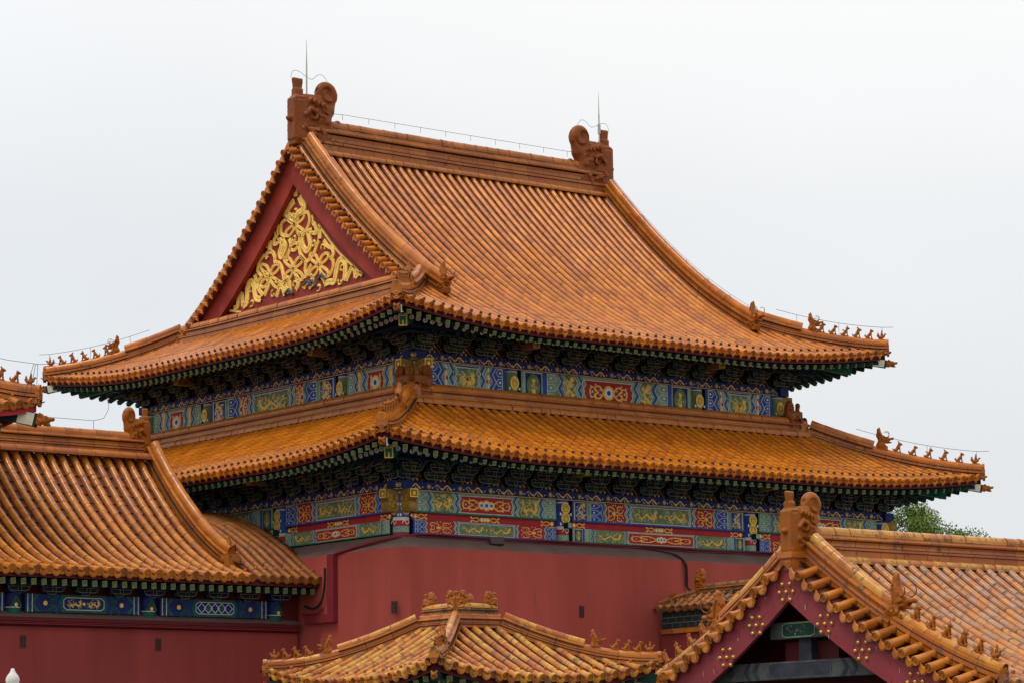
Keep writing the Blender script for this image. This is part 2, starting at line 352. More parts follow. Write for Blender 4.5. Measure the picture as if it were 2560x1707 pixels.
def quad_prof(run, rise, k):
    return lambda d: rise * (k * (d / run) + (1 - k) * (d / run) * np.abs(d / run))

def tile_col(mb, path, lat, nn, r, tl, m, joint, seg=7, tone=(0, 1), lip=.022, grad=.14, side=None):
    """round tiles laid along path (dense points with frames), every tile its own tapering half barrel with a lip."""
    s = np.concatenate([[0], np.cumsum(np.linalg.norm(np.diff(path, axis=0), axis=1))]); n = max(1, int(round(s[-1] / tl))); k = np.linspace(0, s[-1], n + 1)
    def at(q, A): return np.stack([np.interp(q, s, A[:, i]) for i in range(3)], 1)
    th = np.linspace(0, PI, seg); C = np.cos(th)[None, :, None]; Sn = np.sin(th)[None, :, None]
    lo, hi = k[:-1], np.minimum(k[1:] + tl * .06, s[-1]); rings = []
    for q, rr, up in ((lo, r * (1 + lip), .09 * lip), (hi, r * (1 - lip), 0.0)):
        p, l, u = at(q, path), at(q, lat), at(q, nn)
        R = rr * (1 + RNG.normal(0, .012, (len(q), 1, 1))); p = p + u * up + RNG.normal(0, r * .055, (len(q), 1)) * l
        ring = p[:, None] + R * (C * l[:, None] + Sn * u[:, None])
        rings.append(np.concatenate([ring[:, :1] - u[:, None] * r * .55, ring, ring[:, -1:] - u[:, None] * r * .55], 1))
    Q = np.stack(rings, 1); w = seg + 2                         # (n, 2, w, 3)
    base = np.arange(n)[:, None] * 2 * w; j = np.arange(w - 1)[None]
    f = np.stack([base + j, base + j + 1, base + w + j + 1, base + w + j], -1).reshape(-1, 4)
    t = RNG.uniform(tone[0], tone[1], n) * .5 + .5 * RNG.uniform(tone[0], tone[1])
    odd = RNG.random(n) < .03; t = np.where(odd, RNG.uniform(0, 1, n), t)
    tv = np.clip(np.stack([t - grad, t + grad], 1), 0, 1); f3 = f.reshape(n, w - 1, 4)
    mb.add(Q.reshape(-1, 3), f3[:, 1:-1].reshape(-1, 4), m, np.repeat(tv.ravel(), w), True)
    mb.add(Q.reshape(-1, 3), f3[:, [0, -1]].reshape(-1, 4), side or m, np.repeat(t, 2 * w), False)
    p, l, u = at(lo, path), at(lo, lat), at(lo, nn); inner = p[:, None] + u[:, None] * .0 + r * .78 * (C * l[:, None] + Sn * u[:, None])
    inner = np.concatenate([inner[:, :1] - u[:, None] * r * .55, inner, inner[:, -1:] - u[:, None] * r * .55], 1)
    Q2 = np.stack([Q[:, 0], inner], 1)
    mb.add(Q2.reshape(-1, 3), f, joint, .5, False)
def pan_col(mb, S, a, sp, d0, d1, tl, m):
    """the flat tiles between two rows, each lapping over the next lower one"""
    n = max(1, int((d1 - d0) / tl)); d = np.linspace(d0, d1, n + 1); p0, ta, td, nn = S.frame(np.full(n, a), d[:-1]); p1, ta1, _, n1 = S.frame(np.full(n, a), d[1:])
    X = np.array([-.5, -.22, .22, .5]) * sp; Y = np.array([-.01, -.045, -.045, -.01])
    A = p0[:, None] + ta[:, None] * X[None, :, None] + nn[:, None] * (Y + .035)[None, :, None]; B = p1[:, None] + ta1[:, None] * X[None, :, None] + n1[:, None] * Y[None, :, None]
    C = A - nn[:, None] * .035
    Q = np.stack([C, A, B], 1); base = np.arange(n)[:, None, None] * 12; i = np.arange(2)[None, :, None] * 4; j = np.arange(3)[None, None]
    f = np.stack([base + i + j, base + i + j + 1, base + i + 4 + j + 1, base + i + 4 + j], -1).reshape(-1, 4)
    mb.add(Q.reshape(-1, 3), f, m, np.repeat(RNG.uniform(0, 1, n), 12))
def disc(mb, c, u, v, w, r, m, rnd=None):
    """round tile end: rim, sunk field and a raised whorl. w points outward."""
    th = np.arange(14) * 2 * PI / 14; cir = lambda rr, h: c + rr * (np.cos(th)[:, None] * u + np.sin(th)[:, None] * v) + h * w
    rnd = random.random() if rnd is None else rnd
    mb.grid(np.stack([cir(r, -.05), cir(r, .012), cir(r * .82, .016), cir(r * .76, 0)]), m, rnd, False, True)
    mb.add(cir(r * .76, 0), [tuple(range(14))], m, rnd * .8)
    t = np.linspace(0, 9, 12); sp = c + (r * (.1 + .055 * t))[:, None] * (np.cos(t)[:, None] * u + np.sin(t)[:, None] * v) + .006 * w
    mb.tube(sp, r * .09, m, 4, False, rnd)
def drip(mb, c, u, w, dn, wd, h, m, rnd=None, point=True):
    """pointed drip tile hanging between two rows; u along the eave, dn downward, w outward"""
    P = [(-.5, -.06), (-.5, .12), (-.44, .34), (-.3, .52), (-.16, .7), (0, 1), (.16, .7), (.3, .52), (.44, .34), (.5, .12), (.5, -.06), (.25, .1), (0, .15), (-.25, .1)] if point else [(-.5, -.06), (-.5, .2), (-.44, .5), (-.32, .72), (-.16, .86), (0, .95), (.16, .86), (.32, .72), (.44, .5), (.5, .2), (.5, -.06), (.25, .12), (0, .18), (-.25, .12)]
    rnd = random.random() if rnd is None else rnd
    mb.prism([(x * wd, y * h) for x, y in P], c - w * .02, u, dn, w * .03, m, None, rnd)
    q = [(x * wd * .72, .14 * h + y * h * .68) for x, y in P]
    mb.prism(q, c + w * .01, u, dn, w * .012, m, None, min(1, rnd + .15))
def cap_nail(mb, p, n, r, m):
    mb.lathe([(r * .95, -.03), (r, .0), (r * .9, r * .7), (r * .5, r * 1.15), (0.001, r * 1.25)], p, m, 8, n)

def roof_face(mb, eave, S, sp, r, tl, top, tile, joint, pan='pan_tile', nail='nail_dark', a0=None, a1=None, ends=True, tone=(0, 1), nail_d=.33, eave_tile=None, dr=1.0, bot=None, lip=.022, point=True):
    """all rows of one slope. top(a) gives the d where the row stops. eave collects the end tiles."""
    L = S.L; a0 = 0 if a0 is None else a0; a1 = L if a1 is None else a1; n = int(round((a1 - a0) / sp)); sp = (a1 - a0) / n; et = eave_tile or tile
    for i in range(n):
        a = a0 + sp * (i + .5); d1 = top(a)
        if d1 < .06: continue
        b = bot(a) if bot else 0.0; d = np.linspace(b, d1, max(3, int((d1 - b) / .12))); p, ta, td, nn = S.frame(np.full(len(d), a), d)
        a = a + RNG.normal(0, sp * .018)
        p, ta, td, nn = S.frame(np.full(len(d), a), d)
        tile_col(mb, p + nn * .012, ta, nn, r, tl, tile, joint, tone=tone, lip=lip, side='mortar_pink')
        if ends and b == 0:
            c = p[0] + nn[0] * .02; o = -td[0]
            disc(eave, c + o * .012, ta[0], nn[0], o, r * 1.22, et)
            if d1 > nail_d + .1: cap_nail(eave, S.frame(a, nail_d)[0] + nn[0] * (r + .03), nn[0], r * .52 if nail == 'nail_dark' else r * .46, nail)
    for i in range(n + 1):
        a = a0 + sp * i; d1 = max(top(min(max(a, a0 + .01), a1 - .01)), .05); b = bot(a) if bot else 0.0
        pan_col(mb, S, a, sp * 1.0, b, d1, tl * .62, pan)
        if ends and 0 < i < n and b == 0:
            p, ta, td, nn = S.frame(a, 0.0); o = -S.outv * -1; o = nrm(-td * .6 + S.outv * .4)
            drip(eave, p + S.outv * .03, ta, nrm(S.outv + 0 * o), nrm(-nn * .55 - Z * .45), sp * .66, sp * .52 * dr, et, None, point)
    return sp

# ------------------------------------------------------------------ ridges
def ridge(mb, pts, w, h, m, seg=.6, top_m=None, joint='mortar', tl=.34, rtop=None, caps=True, thin=False, tone=(0, 1)):
    """moulded box ridge along pts with a row of round tiles on top. w half width, h height to the top tiles."""
    pts = A3(pts); s = np.concatenate([[0], np.cumsum(np.linalg.norm(np.diff(pts, axis=0), axis=1))]); rtop = rtop or w * .55
    at = lambda q: np.stack([np.interp(q, s, pts[:, i]) for i in range(3)], 1)
    T = nrm(np.gradient(pts, axis=0)); latv = nrm(np.cross(T, Z)); upv = np.cross(latv, T); atl = lambda q: nrm(np.stack([np.interp(q, s, latv[:, i]) for i in range(3)], 1)); atu = lambda q: nrm(np.stack([np.interp(q, s, upv[:, i]) for i in range(3)], 1))
    H = h
    if thin: half = [(1.0, -.25, 0), (1.0, .16, 0), (.8, .18, 0), (.8, .25, 1), (1.2, .27, 0), (1.2, .50, 0), (.74, .52, 1), (.74, .58, 1), (1.02, .60, 0), (1.02, .80, 0), (.56, .84, 0), (.5, 1.0, 0)]
    else: half = [(1.05, -.2, 0), (1.05, .12, 0), (1.25, .14, 0), (1.25, .24, 0), (.68, .25, 1), (.68, .29, 1), (.84, .30, 0), (.78, .42, 0), (.84, .54, 0), (.66, .55, 1), (.66, .59, 1), (1.12, .60, 0), (1.16, .66, 0), (1.1, .72, 0), (.62, .76, 0), (.54, .86, 0), (.5, 1.0, 0)]
    hf = [q[2] for q in half[1:]]; groove_shade = hf + [0] + hf[::-1]
    prof = np.array([(-x * w, z * H) for x, z, _ in half] + [(x * w, z * H) for x, z, _ in half[::-1]])
    n = max(1, int(round(s[-1] / seg))); e = np.linspace(0, s[-1], n + 1)
    for i in range(n):
        q = np.linspace(e[i] + .004, e[i + 1] - .004, 3); P, l, u = at(q), atl(q), atu(q)
        G = P[:, None] + prof[None, :, :1] * l[:, None] + prof[None, :, 1:] * u[:, None]
        rv = RNG.uniform(*tone); a_ = 0
        for b_ in range(1, len(groove_shade) + 1):
            if b_ == len(groove_shade) or groove_shade[b_] != groove_shade[a_]: mb.grid(G[:, a_:b_ + 1], joint if groove_shade[a_] else m, rv); a_ = b_
        if caps or True:
            mb.add(G[0], [tuple(range(len(prof)))], m if i == 0 else joint, .4); mb.add(G[-1], [tuple(range(len(prof)))[::-1]], m if i == n - 1 else joint, .4)
    q = np.linspace(.01, s[-1] - .01, max(4, int(s[-1] / .1))); P, l, u = at(q), atl(q), atu(q)
    mb.grid(P[:, None] + (prof[None, :, :1] * .93) * l[:, None] + (prof[None, :, 1:] - .012) * u[:, None], joint, .3)
    q = np.linspace(0, s[-1], max(4, int(s[-1] / .1))); P, l, u = at(q), atl(q), atu(q)
    tile_col(mb, P + u * (H * .97), l, u, rtop, tl, top_m or m, joint, tone=tone)
    return prof
def base_roll(mb, pts, r, m, tl=.3, joint='mortar'):
    """half-round tiles lying along the foot of a ridge"""
    pts = A3(pts); T = nrm(np.gradient(pts, axis=0)); l = nrm(np.cross(T, Z)); tile_col(mb, pts, l, np.cross(l, T), r, tl, m, joint)

# ------------------------------------------------------------------ roof sculptures (built once, copied)
def sculpt(name, v, f, m, extra=None):
    b = MB(); b.add(v, f, m, .5, True)
    if extra: extra(b)
    o = b.build(name); COL.objects.unlink(o); return o
def sitting_beast(kind):
    """x forward, z up, about 0.42 high; one continuous body"""
    s = SDF(.022)
    s.bx((0, 0, .012), (.13, .045, .014), .008)
    s.cap((-.075, 0, .075), (.03, 0, .20), .062, .055)                      # trunk rising to the chest
    s.ell((-.075, .038, .07), (.07, .028, .06)).ell((-.075, -.038, .07), (.07, .028, .06))
    for y in (-.034, .034):
        s.cap((.05, y, .19), (.075, y, .09), .026, .019); s.cap((.075, y, .09), (.075, y, .025), .019, .017); s.cap((.075, y, .025), (.1, y, .022), .017, .014)
        s.cap((-.04, y * 1.5, .03), (-.0, y * 1.5, .026), .02, .016)
    s.cap((.035, 0, .21), (.055, 0, .295), .05, .037)                       # neck
    s.ell((.068, 0, .315), (.055, .045, .045)); s.cap((.09, 0, .305), (.142, 0, .292), .03, .022); s.cap((.095, 0, .28), (.13, 0, .268), .018, .012)
    for y in (-.028, .028): s.cap((.045, y, .345), (.03, y * 1.2, .385), .014, .006)
    if kind == 0: s.chain([(-.12, 0, .06), (-.165, 0, .12), (-.15, 0, .19)], (.024, .026, .01))
    if kind == 1:
        s.chain([(-.12, 0, .06), (-.17, 0, .1), (-.19, 0, .15)], (.02, .024, .01)); s.chain([(.03, 0, .35), (-.0, 0, .39), (-.005, 0, .42)], (.022, .02, .01))
        for q in range(5): s.ell((.02 - .015 * q, 0, .32 - .035 * q), (.028, .052, .028))
    if kind == 2:
        s.chain([(-.12, 0, .06), (-.16, 0, .08), (-.18, 0, .13)], (.02, .024, .01)); s.chain([(.06, 0, .36), (.075, 0, .40), (.1, 0, .415)], (.014, .01, .006))
        s.chain([(-.03, 0, .2), (-.09, 0, .24), (-.11, 0, .22)], (.02, .022, .008))
    v, f = s.mesh((-.24, -.11, -.02), (.2, .11, .45), .0115, .0016, 60, kind); return v, f
def immortal():
    s = SDF(.02); s.bx((0, 0, .012), (.15, .05, .014), .008)
    s.cap((-.04, 0, .09), (.07, 0, .12), .062, .05); s.cap((.08, 0, .13), (.12, 0, .2), .036, .026); s.ell((.135, 0, .215), (.036, .028, .03)); s.cap((.16, 0, .21), (.19, 0, .2), .013, .005)
    s.chain([(-.08, 0, .09), (-.13, 0, .16), (-.135, 0, .25)], (.05, .045, .025)); s.chain([(-.1, 0, .1), (-.16, 0, .14)], (.04, .02))
    for y in (-.03, .03): s.cap((.02, y, .06), (.03, y, .02), .022, .018)
    s.cap((0, 0, .15), (.005, 0, .25), .045, .038); s.ell((.01, 0, .3), (.03, .028, .036)); s.cap((.005, 0, .33), (0, 0, .365), .018, .012)
    for y in (-.042, .042): s.cap((.0, y, .235), (.05, y * .6, .19), .019, .014)
    return s.mesh((-.24, -.1, -.02), (.22, .1, .4), .0115, .0015, 60, 5)
def beast_head():
    """hanging-ridge beast: block, roaring head forward, tall mane behind; about 0.9 high"""
    s = SDF(.035); s.bx((-.02, 0, .08), (.24, .13, .1), .02)
    s.cap((-.1, 0, .2), (-.02, 0, .42), .17, .14); s.ell((.12, 0, .42), (.2, .13, .13)); s.cap((.2, 0, .44), (.42, 0, .48), .085, .05); s.cap((.2, 0, .34), (.36, 0, .33), .05, .035)
    s.ell((.43, 0, .5), (.05, .07, .045))
    for y in (-.085, .085):
        s.ell((.2, y, .52), (.05, .035, .04)); s.cap((.12, y, .55), (.05, y * 1.3, .62), .03, .012); s.chain([(.05, y, .28), (.1, y * 1.4, .2), (.02, y * 1.5, .14)], (.05, .04, .02)); s.chain([(-.05, y * 1.2, .3), (-.1, y * 1.5, .22), (-.16, y * 1.4, .16)], (.05, .045, .02))
        s.chain([(.0, y * .9, .55), (-.08, y * .9, .66), (-.1, y * .7, .76)], (.06, .05, .025))
    s.chain([(-.02, 0, .5), (-.12, 0, .7), (-.14, 0, .86), (-.11, 0, .95)], (.13, .10, .075, .03)); s.chain([(-.1, 0, .5), (-.18, 0, .62), (-.2, 0, .74)], (.1, .07, .03))
    for y in (-.12, .12): s.carve([(.3, y, .4), (.2, y, .4), (.1, y, .36)], .035); s.carve([(-.02, y, .35), (-.06, y, .5), (-.12, y * .8, .7)], .03); s.carve([(-.1, y, .3), (-.16, y, .45), (-.18, y * .7, .6)], .025)
    s.carve([(.5, 0, .4), (.3, 0, .4)], .045)
    return s.mesh((-.34, -.24, -.05), (.52, .24, 1.02), .017, .005, 60, 3)
def ridge_dragon():
    """owl-tail ridge dragon: x from the gable end inward, z up, jaws biting the ridge; 1.45 high"""
    s = SDF(.03)
    s.bx((.19, 0, .5), (.17, .17, .5), .04); s.bx((.62, 0, .5), (.56, .16, .55), .06); s.bx((.75, 0, .9), (.42, .14, .22), .08)
    s.chain([(.7, 0, .5), (1.0, 0, .6), (1.14, 0, .8), (1.2, 0, 1.0)], (.2, .19, .17, .15))
    th = np.linspace(-.3, 5.2, 16); s.chain([(1.06 + (.2 - .015 * t) * math.cos(t), 0, 1.17 + (.2 - .015 * t) * math.sin(t)) for t in th], np.linspace(.15, .11, 16)); s.bx((1.06, 0, 1.15), (.2, .10, .2), .05)
    s.chain([(.8, 0, .7), (.72, 0, .86), (.78, 0, .96), (.88, 0, .92)], (.13, .1, .08, .06)); s.chain([(.95, 0, .75), (.88, 0, .95)], (.12, .08))
    s.bx((.22, 0, 1.08), (.12, .1, .14), .03)
    for q in (-.1, -.033, .033, .1): s.cap((.22 + q * .7, 0, 1.15), (.22 + q * 1.1, 0, 1.43), .05, .05)
    for q in (-.066, 0, .066): s.carve([(.22 + q, -.12, 1.2), (.22 + q * 1.2, -.12, 1.46)], .03); s.carve([(.22 + q, .12, 1.2), (.22 + q * 1.2, .12, 1.46)], .03)
    s.cap((.7, 0, .28), (1.15, 0, .32), .17, .15); s.cap((1.1, 0, .42), (1.45, 0, .46), .11, .08); s.cap((1.05, 0, .1), (1.3, 0, .08), .09, .06); s.ell((1.43, 0, .53), (.09, .1, .08)); s.bx((.6, 0, .02), (.55, .16, .14), .03)
    s.ell((-.02, 0, .5), (.1, .07, .07)); s.carve([(.42, 0, 1.12), (.56, 0, 1.22), (.74, 0, 1.26)], .09)
    for y in (-.17, .17):
        s.ell((1.0, y * .95, .5), (.085, .05, .075)); s.chain([(.92, y, .6), (.8, y * 1.05, .62), (.76, y, .52)], (.05, .04, .025))
        s.chain([(.35, y, .32), (.5, y * 1.05, .2), (.7, y * 1.05, .14)], (.06, .05, .03)); s.chain([(.35, y, .6), (.5, y * 1.1, .75), (.66, y * 1.1, .7), (.68, y * 1.1, .56), (.56, y * 1.1, .5)], (.06, .055, .05, .045, .03))
        s.chain([(.85, y * 1.05, .02), (.9, y * 1.1, .2), (.8, y * 1.1, .3)], (.05, .05, .03))
        for q in range(4): s.chain([(.46 + .13 * q, y * .98, .93 - .03 * q), (.53 + .13 * q, y * 1.04, 1.0 - .03 * q), (.58 + .13 * q, y * .98, .92 - .03 * q)], .028)
        for q in range(3): s.chain([(.42 + .1 * q, y * .97, .12), (.46 + .1 * q, y * 1.04, .24), (.54 + .1 * q, y * .97, .28)], .026)
    for y in (-1, 1):
        s.carve([(1.06 + (.05 + .042 * t) * math.cos(t + .4), y * .165, 1.17 + (.05 + .042 * t) * math.sin(t + .4)) for t in np.linspace(0, 5.6, 22)], .055)
        s.carve([(.07, y * .19, .1), (.07, y * .19, .95), (.33, y * .19, .97)], .035)
        s.carve([(.4, y * .17, .62), (.5, y * .17, .5), (.66, y * .17, .46), (.74, y * .17, .56), (.66, y * .17, .66), (.56, y * .17, .62)], .04); s.carve([(.42, y * .17, .3), (.6, y * .17, .3), (.75, y * .17, .22)], .045); s.carve([(.8, y * .17, .82), (.88, y * .17, .7), (1.0, y * .17, .66)], .04)
        s.carve([(1.1, y * .15, .2), (1.25, y * .12, .24), (1.4, y * .1, .26)], .05); s.carve([(.45, y * .16, .82), (.58, y * .16, .88), (.68, y * .16, .8)], .035)
    return s.mesh((-.16, -.29, -.14), (1.6, .29, 1.62), .0185, .004, 62, 2)
def corner_dragon():
    """smaller owl-tail dragon for skirt-roof corners, scroll leaning outward"""
    s = SDF(.03); s.bx((.2, 0, .42), (.26, .14, .46), .06); s.bx((.3, 0, .03), (.35, .15, .12), .03)
    s.chain([(.3, 0, .5), (.46, 0, .72), (.48, 0, .95)], (.18, .15, .13)); s.ell((.42, 0, 1.02), (.16, .12, .2)); s.chain([(.08, 0, .8), (.06, 0, 1.0), (.05, 0, 1.08)], (.09, .06, .08))
    s.cap((.35, 0, .28), (.66, 0, .34), .16, .1); s.cap((.4, 0, .1), (.6, 0, .1), .09, .06)
    for y in (-.14, .14):
        s.ell((.46, y, .42), (.07, .05, .06)); s.chain([(.1, y, .3), (.2, y * 1.1, .15), (.35, y * 1.1, .1)], (.06, .05, .03)); s.chain([(.05, y, .55), (.18, y * 1.15, .68), (.28, y * 1.1, .6)], (.06, .05, .03))
        s.chain([(.42 + (.03 + .016 * t) * math.cos(t), y * .85, 1.02 + (.04 + .02 * t) * math.sin(t)) for t in np.linspace(0, 5.5, 12)], .03)
    for y in (-1, 1):
        s.carve([(.42 + (.03 + .026 * t) * math.cos(t), y * .13, 1.02 + (.04 + .03 * t) * math.sin(t)) for t in np.linspace(0, 5.5, 12)], .035)
        s.carve([(.1, y * .15, .6), (.22, y * .15, .5), (.34, y * .15, .56)], .04); s.carve([(.05, y * .15, .3), (.2, y * .15, .25), (.3, y * .15, .12)], .04)
    return s.mesh((-.16, -.26, -.12), (.84, .26, 1.3), .019, .006, 60, 4)
def corner_beast():
    """beast head capping the end of a corner beam; x forward"""
    s = SDF(.02); s.bx((-.04, 0, 0), (.1, .09, .1), .02); s.ell((.1, 0, .03), (.13, .085, .1)); s.cap((.14, 0, .05), (.28, 0, .075), .06, .04); s.cap((.14, 0, -.05), (.24, 0, -.05), .04, .03); s.ell((.28, 0, .09), (.04, .05, .035))
    for y in (-.06, .06): s.ell((.14, y, .1), (.035, .025, .035)); s.chain([(.06, y, .1), (0, y * 1.3, .13), (-.06, y * 1.3, .1)], (.03, .03, .015)); s.chain([(.05, y * 1.2, -.02), (-.02, y * 1.5, .02)], (.035, .02))
    return s.mesh((-.18, -.15, -.16), (.36, .15, .2), .0155, .004, 40, 6)
BEAST = [sculpt('roof_beast', *sitting_beast(k), 'beast_glaze') for k in range(3)]
IMMO = sculpt('immortal_rider', *immortal(), 'beast_glaze')
def horns(b):
    for y in (-.07, .07):
        t = np.linspace(0, 4.6, 14); b.tube(np.stack([.17 + .12 * np.cos(t - 2.2), np.full(14, y * 1.6) + y * .9 * np.sin(t / 2), .66 + .12 * np.sin(t - 2.2)], 1), np.linspace(.018, .008, 14), 'beast_glaze', 5)
HEAD = sculpt('ridge_beast', *beast_head(), 'beast_glaze', horns)
DRAG = sculpt('ridge_dragon', *ridge_dragon(), 'beast_brown')
DRAG2 = sculpt('ridge_dragon', *ridge_dragon(), 'beast_glaze')
CDRG = sculpt('corner_dragon', *corner_dragon(), 'beast_brown')
CDRG2 = sculpt('corner_dragon', *corner_dragon(), 'beast_glaze')
CBST = sculpt('corner_beast', *corner_beast(), 'beast_glaze')
def ridge_figures(parent, pts, n, tip_gap=.16, sp=.42, sc=1.0, head_at=None, horns=True, rider=True, kinds=(0, 1, 2, 0, 1)):
    """rider at the tip, beasts behind it and the big beast head; pts run from the tip upward along the ridge crest"""
    pts = A3(pts); s = np.concatenate([[0], np.cumsum(np.linalg.norm(np.diff(pts, axis=0), axis=1))])
    at = lambda q: np.array([np.interp(q, s, pts[:, i]) for i in range(3)])
    def M(q, scale):
        p = at(q); t = nrm(at(q - .1) - at(q + .1)) if q > .1 else nrm(at(0) - at(.25)); l = nrm(np.cross(Z, t)); fw = nrm(np.cross(l, Z)); fw = nrm(fw + .5 * t); u = np.cross(fw, l)
        return frameM(p, fw, l, u, scale)
    k = 0
    if rider: place(IMMO, 'immortal_rider', parent, M(tip_gap, sc))
    for i in range(n): place(BEAST[kinds[i % len(kinds)]], 'roof_beast', parent, M(tip_gap + sp * (i + 1), sc))
    if head_at is not None:
        h = place(HEAD, 'ridge_beast', parent, M(head_at, sc))
# ------------------------------------------------------------------ painted timber decoration (thin layers of paint on the beam face)
class Paint:
    def __init__(s, mb, o, ex, ez, en): s.mb = mb; s.o = np.asarray(o, float); s.ex = np.asarray(ex, float); s.ez = np.asarray(ez, float); s.en = np.asarray(en, float); s.c = 0
    def w(s, p, k): p = np.asarray(p, float); s.c += 1; return s.o + p[:, :1] * s.ex + p[:, 1:2] * s.ez + s.en * (.004 * k + .0001 * (s.c % 38))
    def poly(s, p, m, k=1): s.mb.add(s.w(p, k), [tuple(range(len(p)))], m)
    def rect(s, x0, z0, x1, z1, m, k=1): s.poly([(x0, z0), (x1, z0), (x1, z1), (x0, z1)], m, k)
    def strip(s, p, wd, m, k=2, closed=False):
        p = np.asarray(p, float)
        if closed: p = np.vstack([p, p[:1]])
        if len(p) < 2: return
        t = nrm(np.gradient(p, axis=0)); n = np.stack([-t[:, 1], t[:, 0]], 1); wd = np.broadcast_to(np.asarray(wd, float), (len(p),))[:, None]
        a = s.w(p - n * wd / 2, k); s.c -= 1; s.mb.grid(np.stack([a, s.w(p + n * wd / 2, k)], 1), m)
    def line(s, p, wd, m, k=2, closed=False):
        p = [np.asarray(q, float) for q in p]
        if closed: p = p + p[:1]
        for a, b in zip(p[:-1], p[1:]):
            t = nrm(b - a); n = np.array([-t[1], t[0]]) * wd / 2; e = t * wd * .4
            s.poly([a - n - e, b - n + e, b + n + e, a + n - e], m, k)
    def circ(s, c, r, m, k=2, n=12, sq=1.0): th = np.arange(n) * 2 * PI / n; s.poly(np.stack([c[0] + r * np.cos(th), c[1] + r * sq * np.sin(th)], 1), m, k)
    def spiral(s, c, r0, r1, t0, t1, wd, m, k=3, n=12):
        t = np.linspace(t0, t1, n); r = np.linspace(r0, r1, n); s.strip(np.stack([c[0] + r * np.cos(t), c[1] + r * np.sin(t)], 1), np.linspace(wd, wd * .55, n), m, k)
    # motifs
    def zig(s, x, h, b, wd, m, k=2, sgn=1, double=False):
        P = [(x, 0), (x + sgn * b, h * .25), (x, h * .5), (x + sgn * b, h * .75), (x, h)] if double else [(x, 0), (x + sgn * b, h * .5), (x, h)]
        s.poly([(p[0] - wd / 2, p[1]) for p in P] + [(p[0] + wd / 2, p[1]) for p in P[::-1]], m, k)
    def dragon(s, x0, x1, z0, z1, m='p_gold', bg=None, k=3, vert=False):
        L, h = x1 - x0, z1 - z0; rg = random.Random(int(x0 * 977 + z0 * 131))
        for _ in range(int(18 + 190 * L * h)):
            cx, cz = x0 + L * rg.uniform(.05, .95), z0 + h * rg.uniform(.08, .92); a = rg.uniform(0, 6.3); r = h * rg.uniform(.05, .1)
            s.strip([(cx, cz), (cx + r * math.cos(a), cz + r * math.sin(a)), (cx + r * 1.7 * math.cos(a + .7), cz + r * 1.7 * math.sin(a + .7))], [h * .055, h * .05, h * .02], rg.choice([m, m, m, 'p_pale', 'p_green']), k)
        if vert: t = np.linspace(0, 1, 22); P = np.stack([x0 + L * (.5 + .24 * np.sin(t * 7.5)), z0 + h * (.08 + .82 * t)], 1)
        else: t = np.linspace(0, 1, 26); P = np.stack([x0 + L * (.1 + .8 * t) + h * .1 * np.sin(t * 17), z0 + h * (.42 + .17 * np.sin(t * 13 + 1) + .1 * t)], 1)
        s.strip(P, np.linspace(.05, .17, len(P)) * h * (.75 if vert else 1), m, k + 1)
        e = P[-1]; s.circ(e, h * .1, m, k + 1, 8)
        for a in (.3, 1.1, 1.9, 2.7): s.strip([e, e + h * .17 * np.array([math.cos(a), math.sin(a)])], [h * .06, h * .02], m, k + 1)
        for i in range(3, len(P) - 2, 5):
            a = rg.uniform(-1, 1); s.strip([P[i], P[i] + h * np.array([.1 * math.cos(a), -.13]), P[i] + h * np.array([.16 * math.cos(a) + .04, -.15])], h * .04, m, k + 1)
    def scrollw(s, x0, x1, h, k=3, flip=False):
        """red field with a pair of gold lotus scrolls and white tips"""
        L = x1 - x0; c = (x0 + x1) / 2; f = -1 if flip else 1; g = h * .05
        for q in (1, -1):
            zc = h * .5
            s.strip(catmull([(c - f * L * .1, zc), (c - f * L * .05, zc + q * h * .2), (c - f * L * .28, zc + q * h * .34), (c - f * L * .36, zc + q * h * .2), (c - f * L * .2, zc + q * h * .12)], 5), g, 'p_gold', k)
            s.strip(catmull([(c - f * L * .1, zc + q * h * .02), (c + f * L * .12, zc + q * h * .12), (c + f * L * .1, zc + q * h * .3), (c + f * L * .26, zc + q * h * .36), (c + f * L * .34, zc + q * h * .26)], 5), g, 'p_gold', k)
            s.strip(catmull([(c + f * L * .1, zc + q * h * .06), (c + f * L * .3, zc + q * h * .04), (c + f * L * .38, zc + q * h * .14)], 5), g * .8, 'p_gold', k)
            for px, pz in ((-.33, .1), (.36, .37), (.4, .18), (.0, .42), (-.12, .4), (.2, .2)):
                x, zz = c + f * px * L, zc + q * pz * h; s.poly([(x - h * .04, zz - h * .02), (x + h * .045, zz - h * .035), (x + h * .02, zz + h * .045)], 'p_white', k + 1)
        s.circ((c - f * L * .26, h * .5), h * .12, 'p_red', k, 10, 1.3); s.spiral((c - f * L * .26, h * .5), h * .14, h * .14, 0, 6.3, h * .03, 'p_pale', k + 1)
        s.poly([(c - f * L * .1, h * .4), (c + f * L * .02, h * .5), (c - f * L * .1, h * .6), (c - f * L * .16, h * .5)], 'p_gold', k + 1)
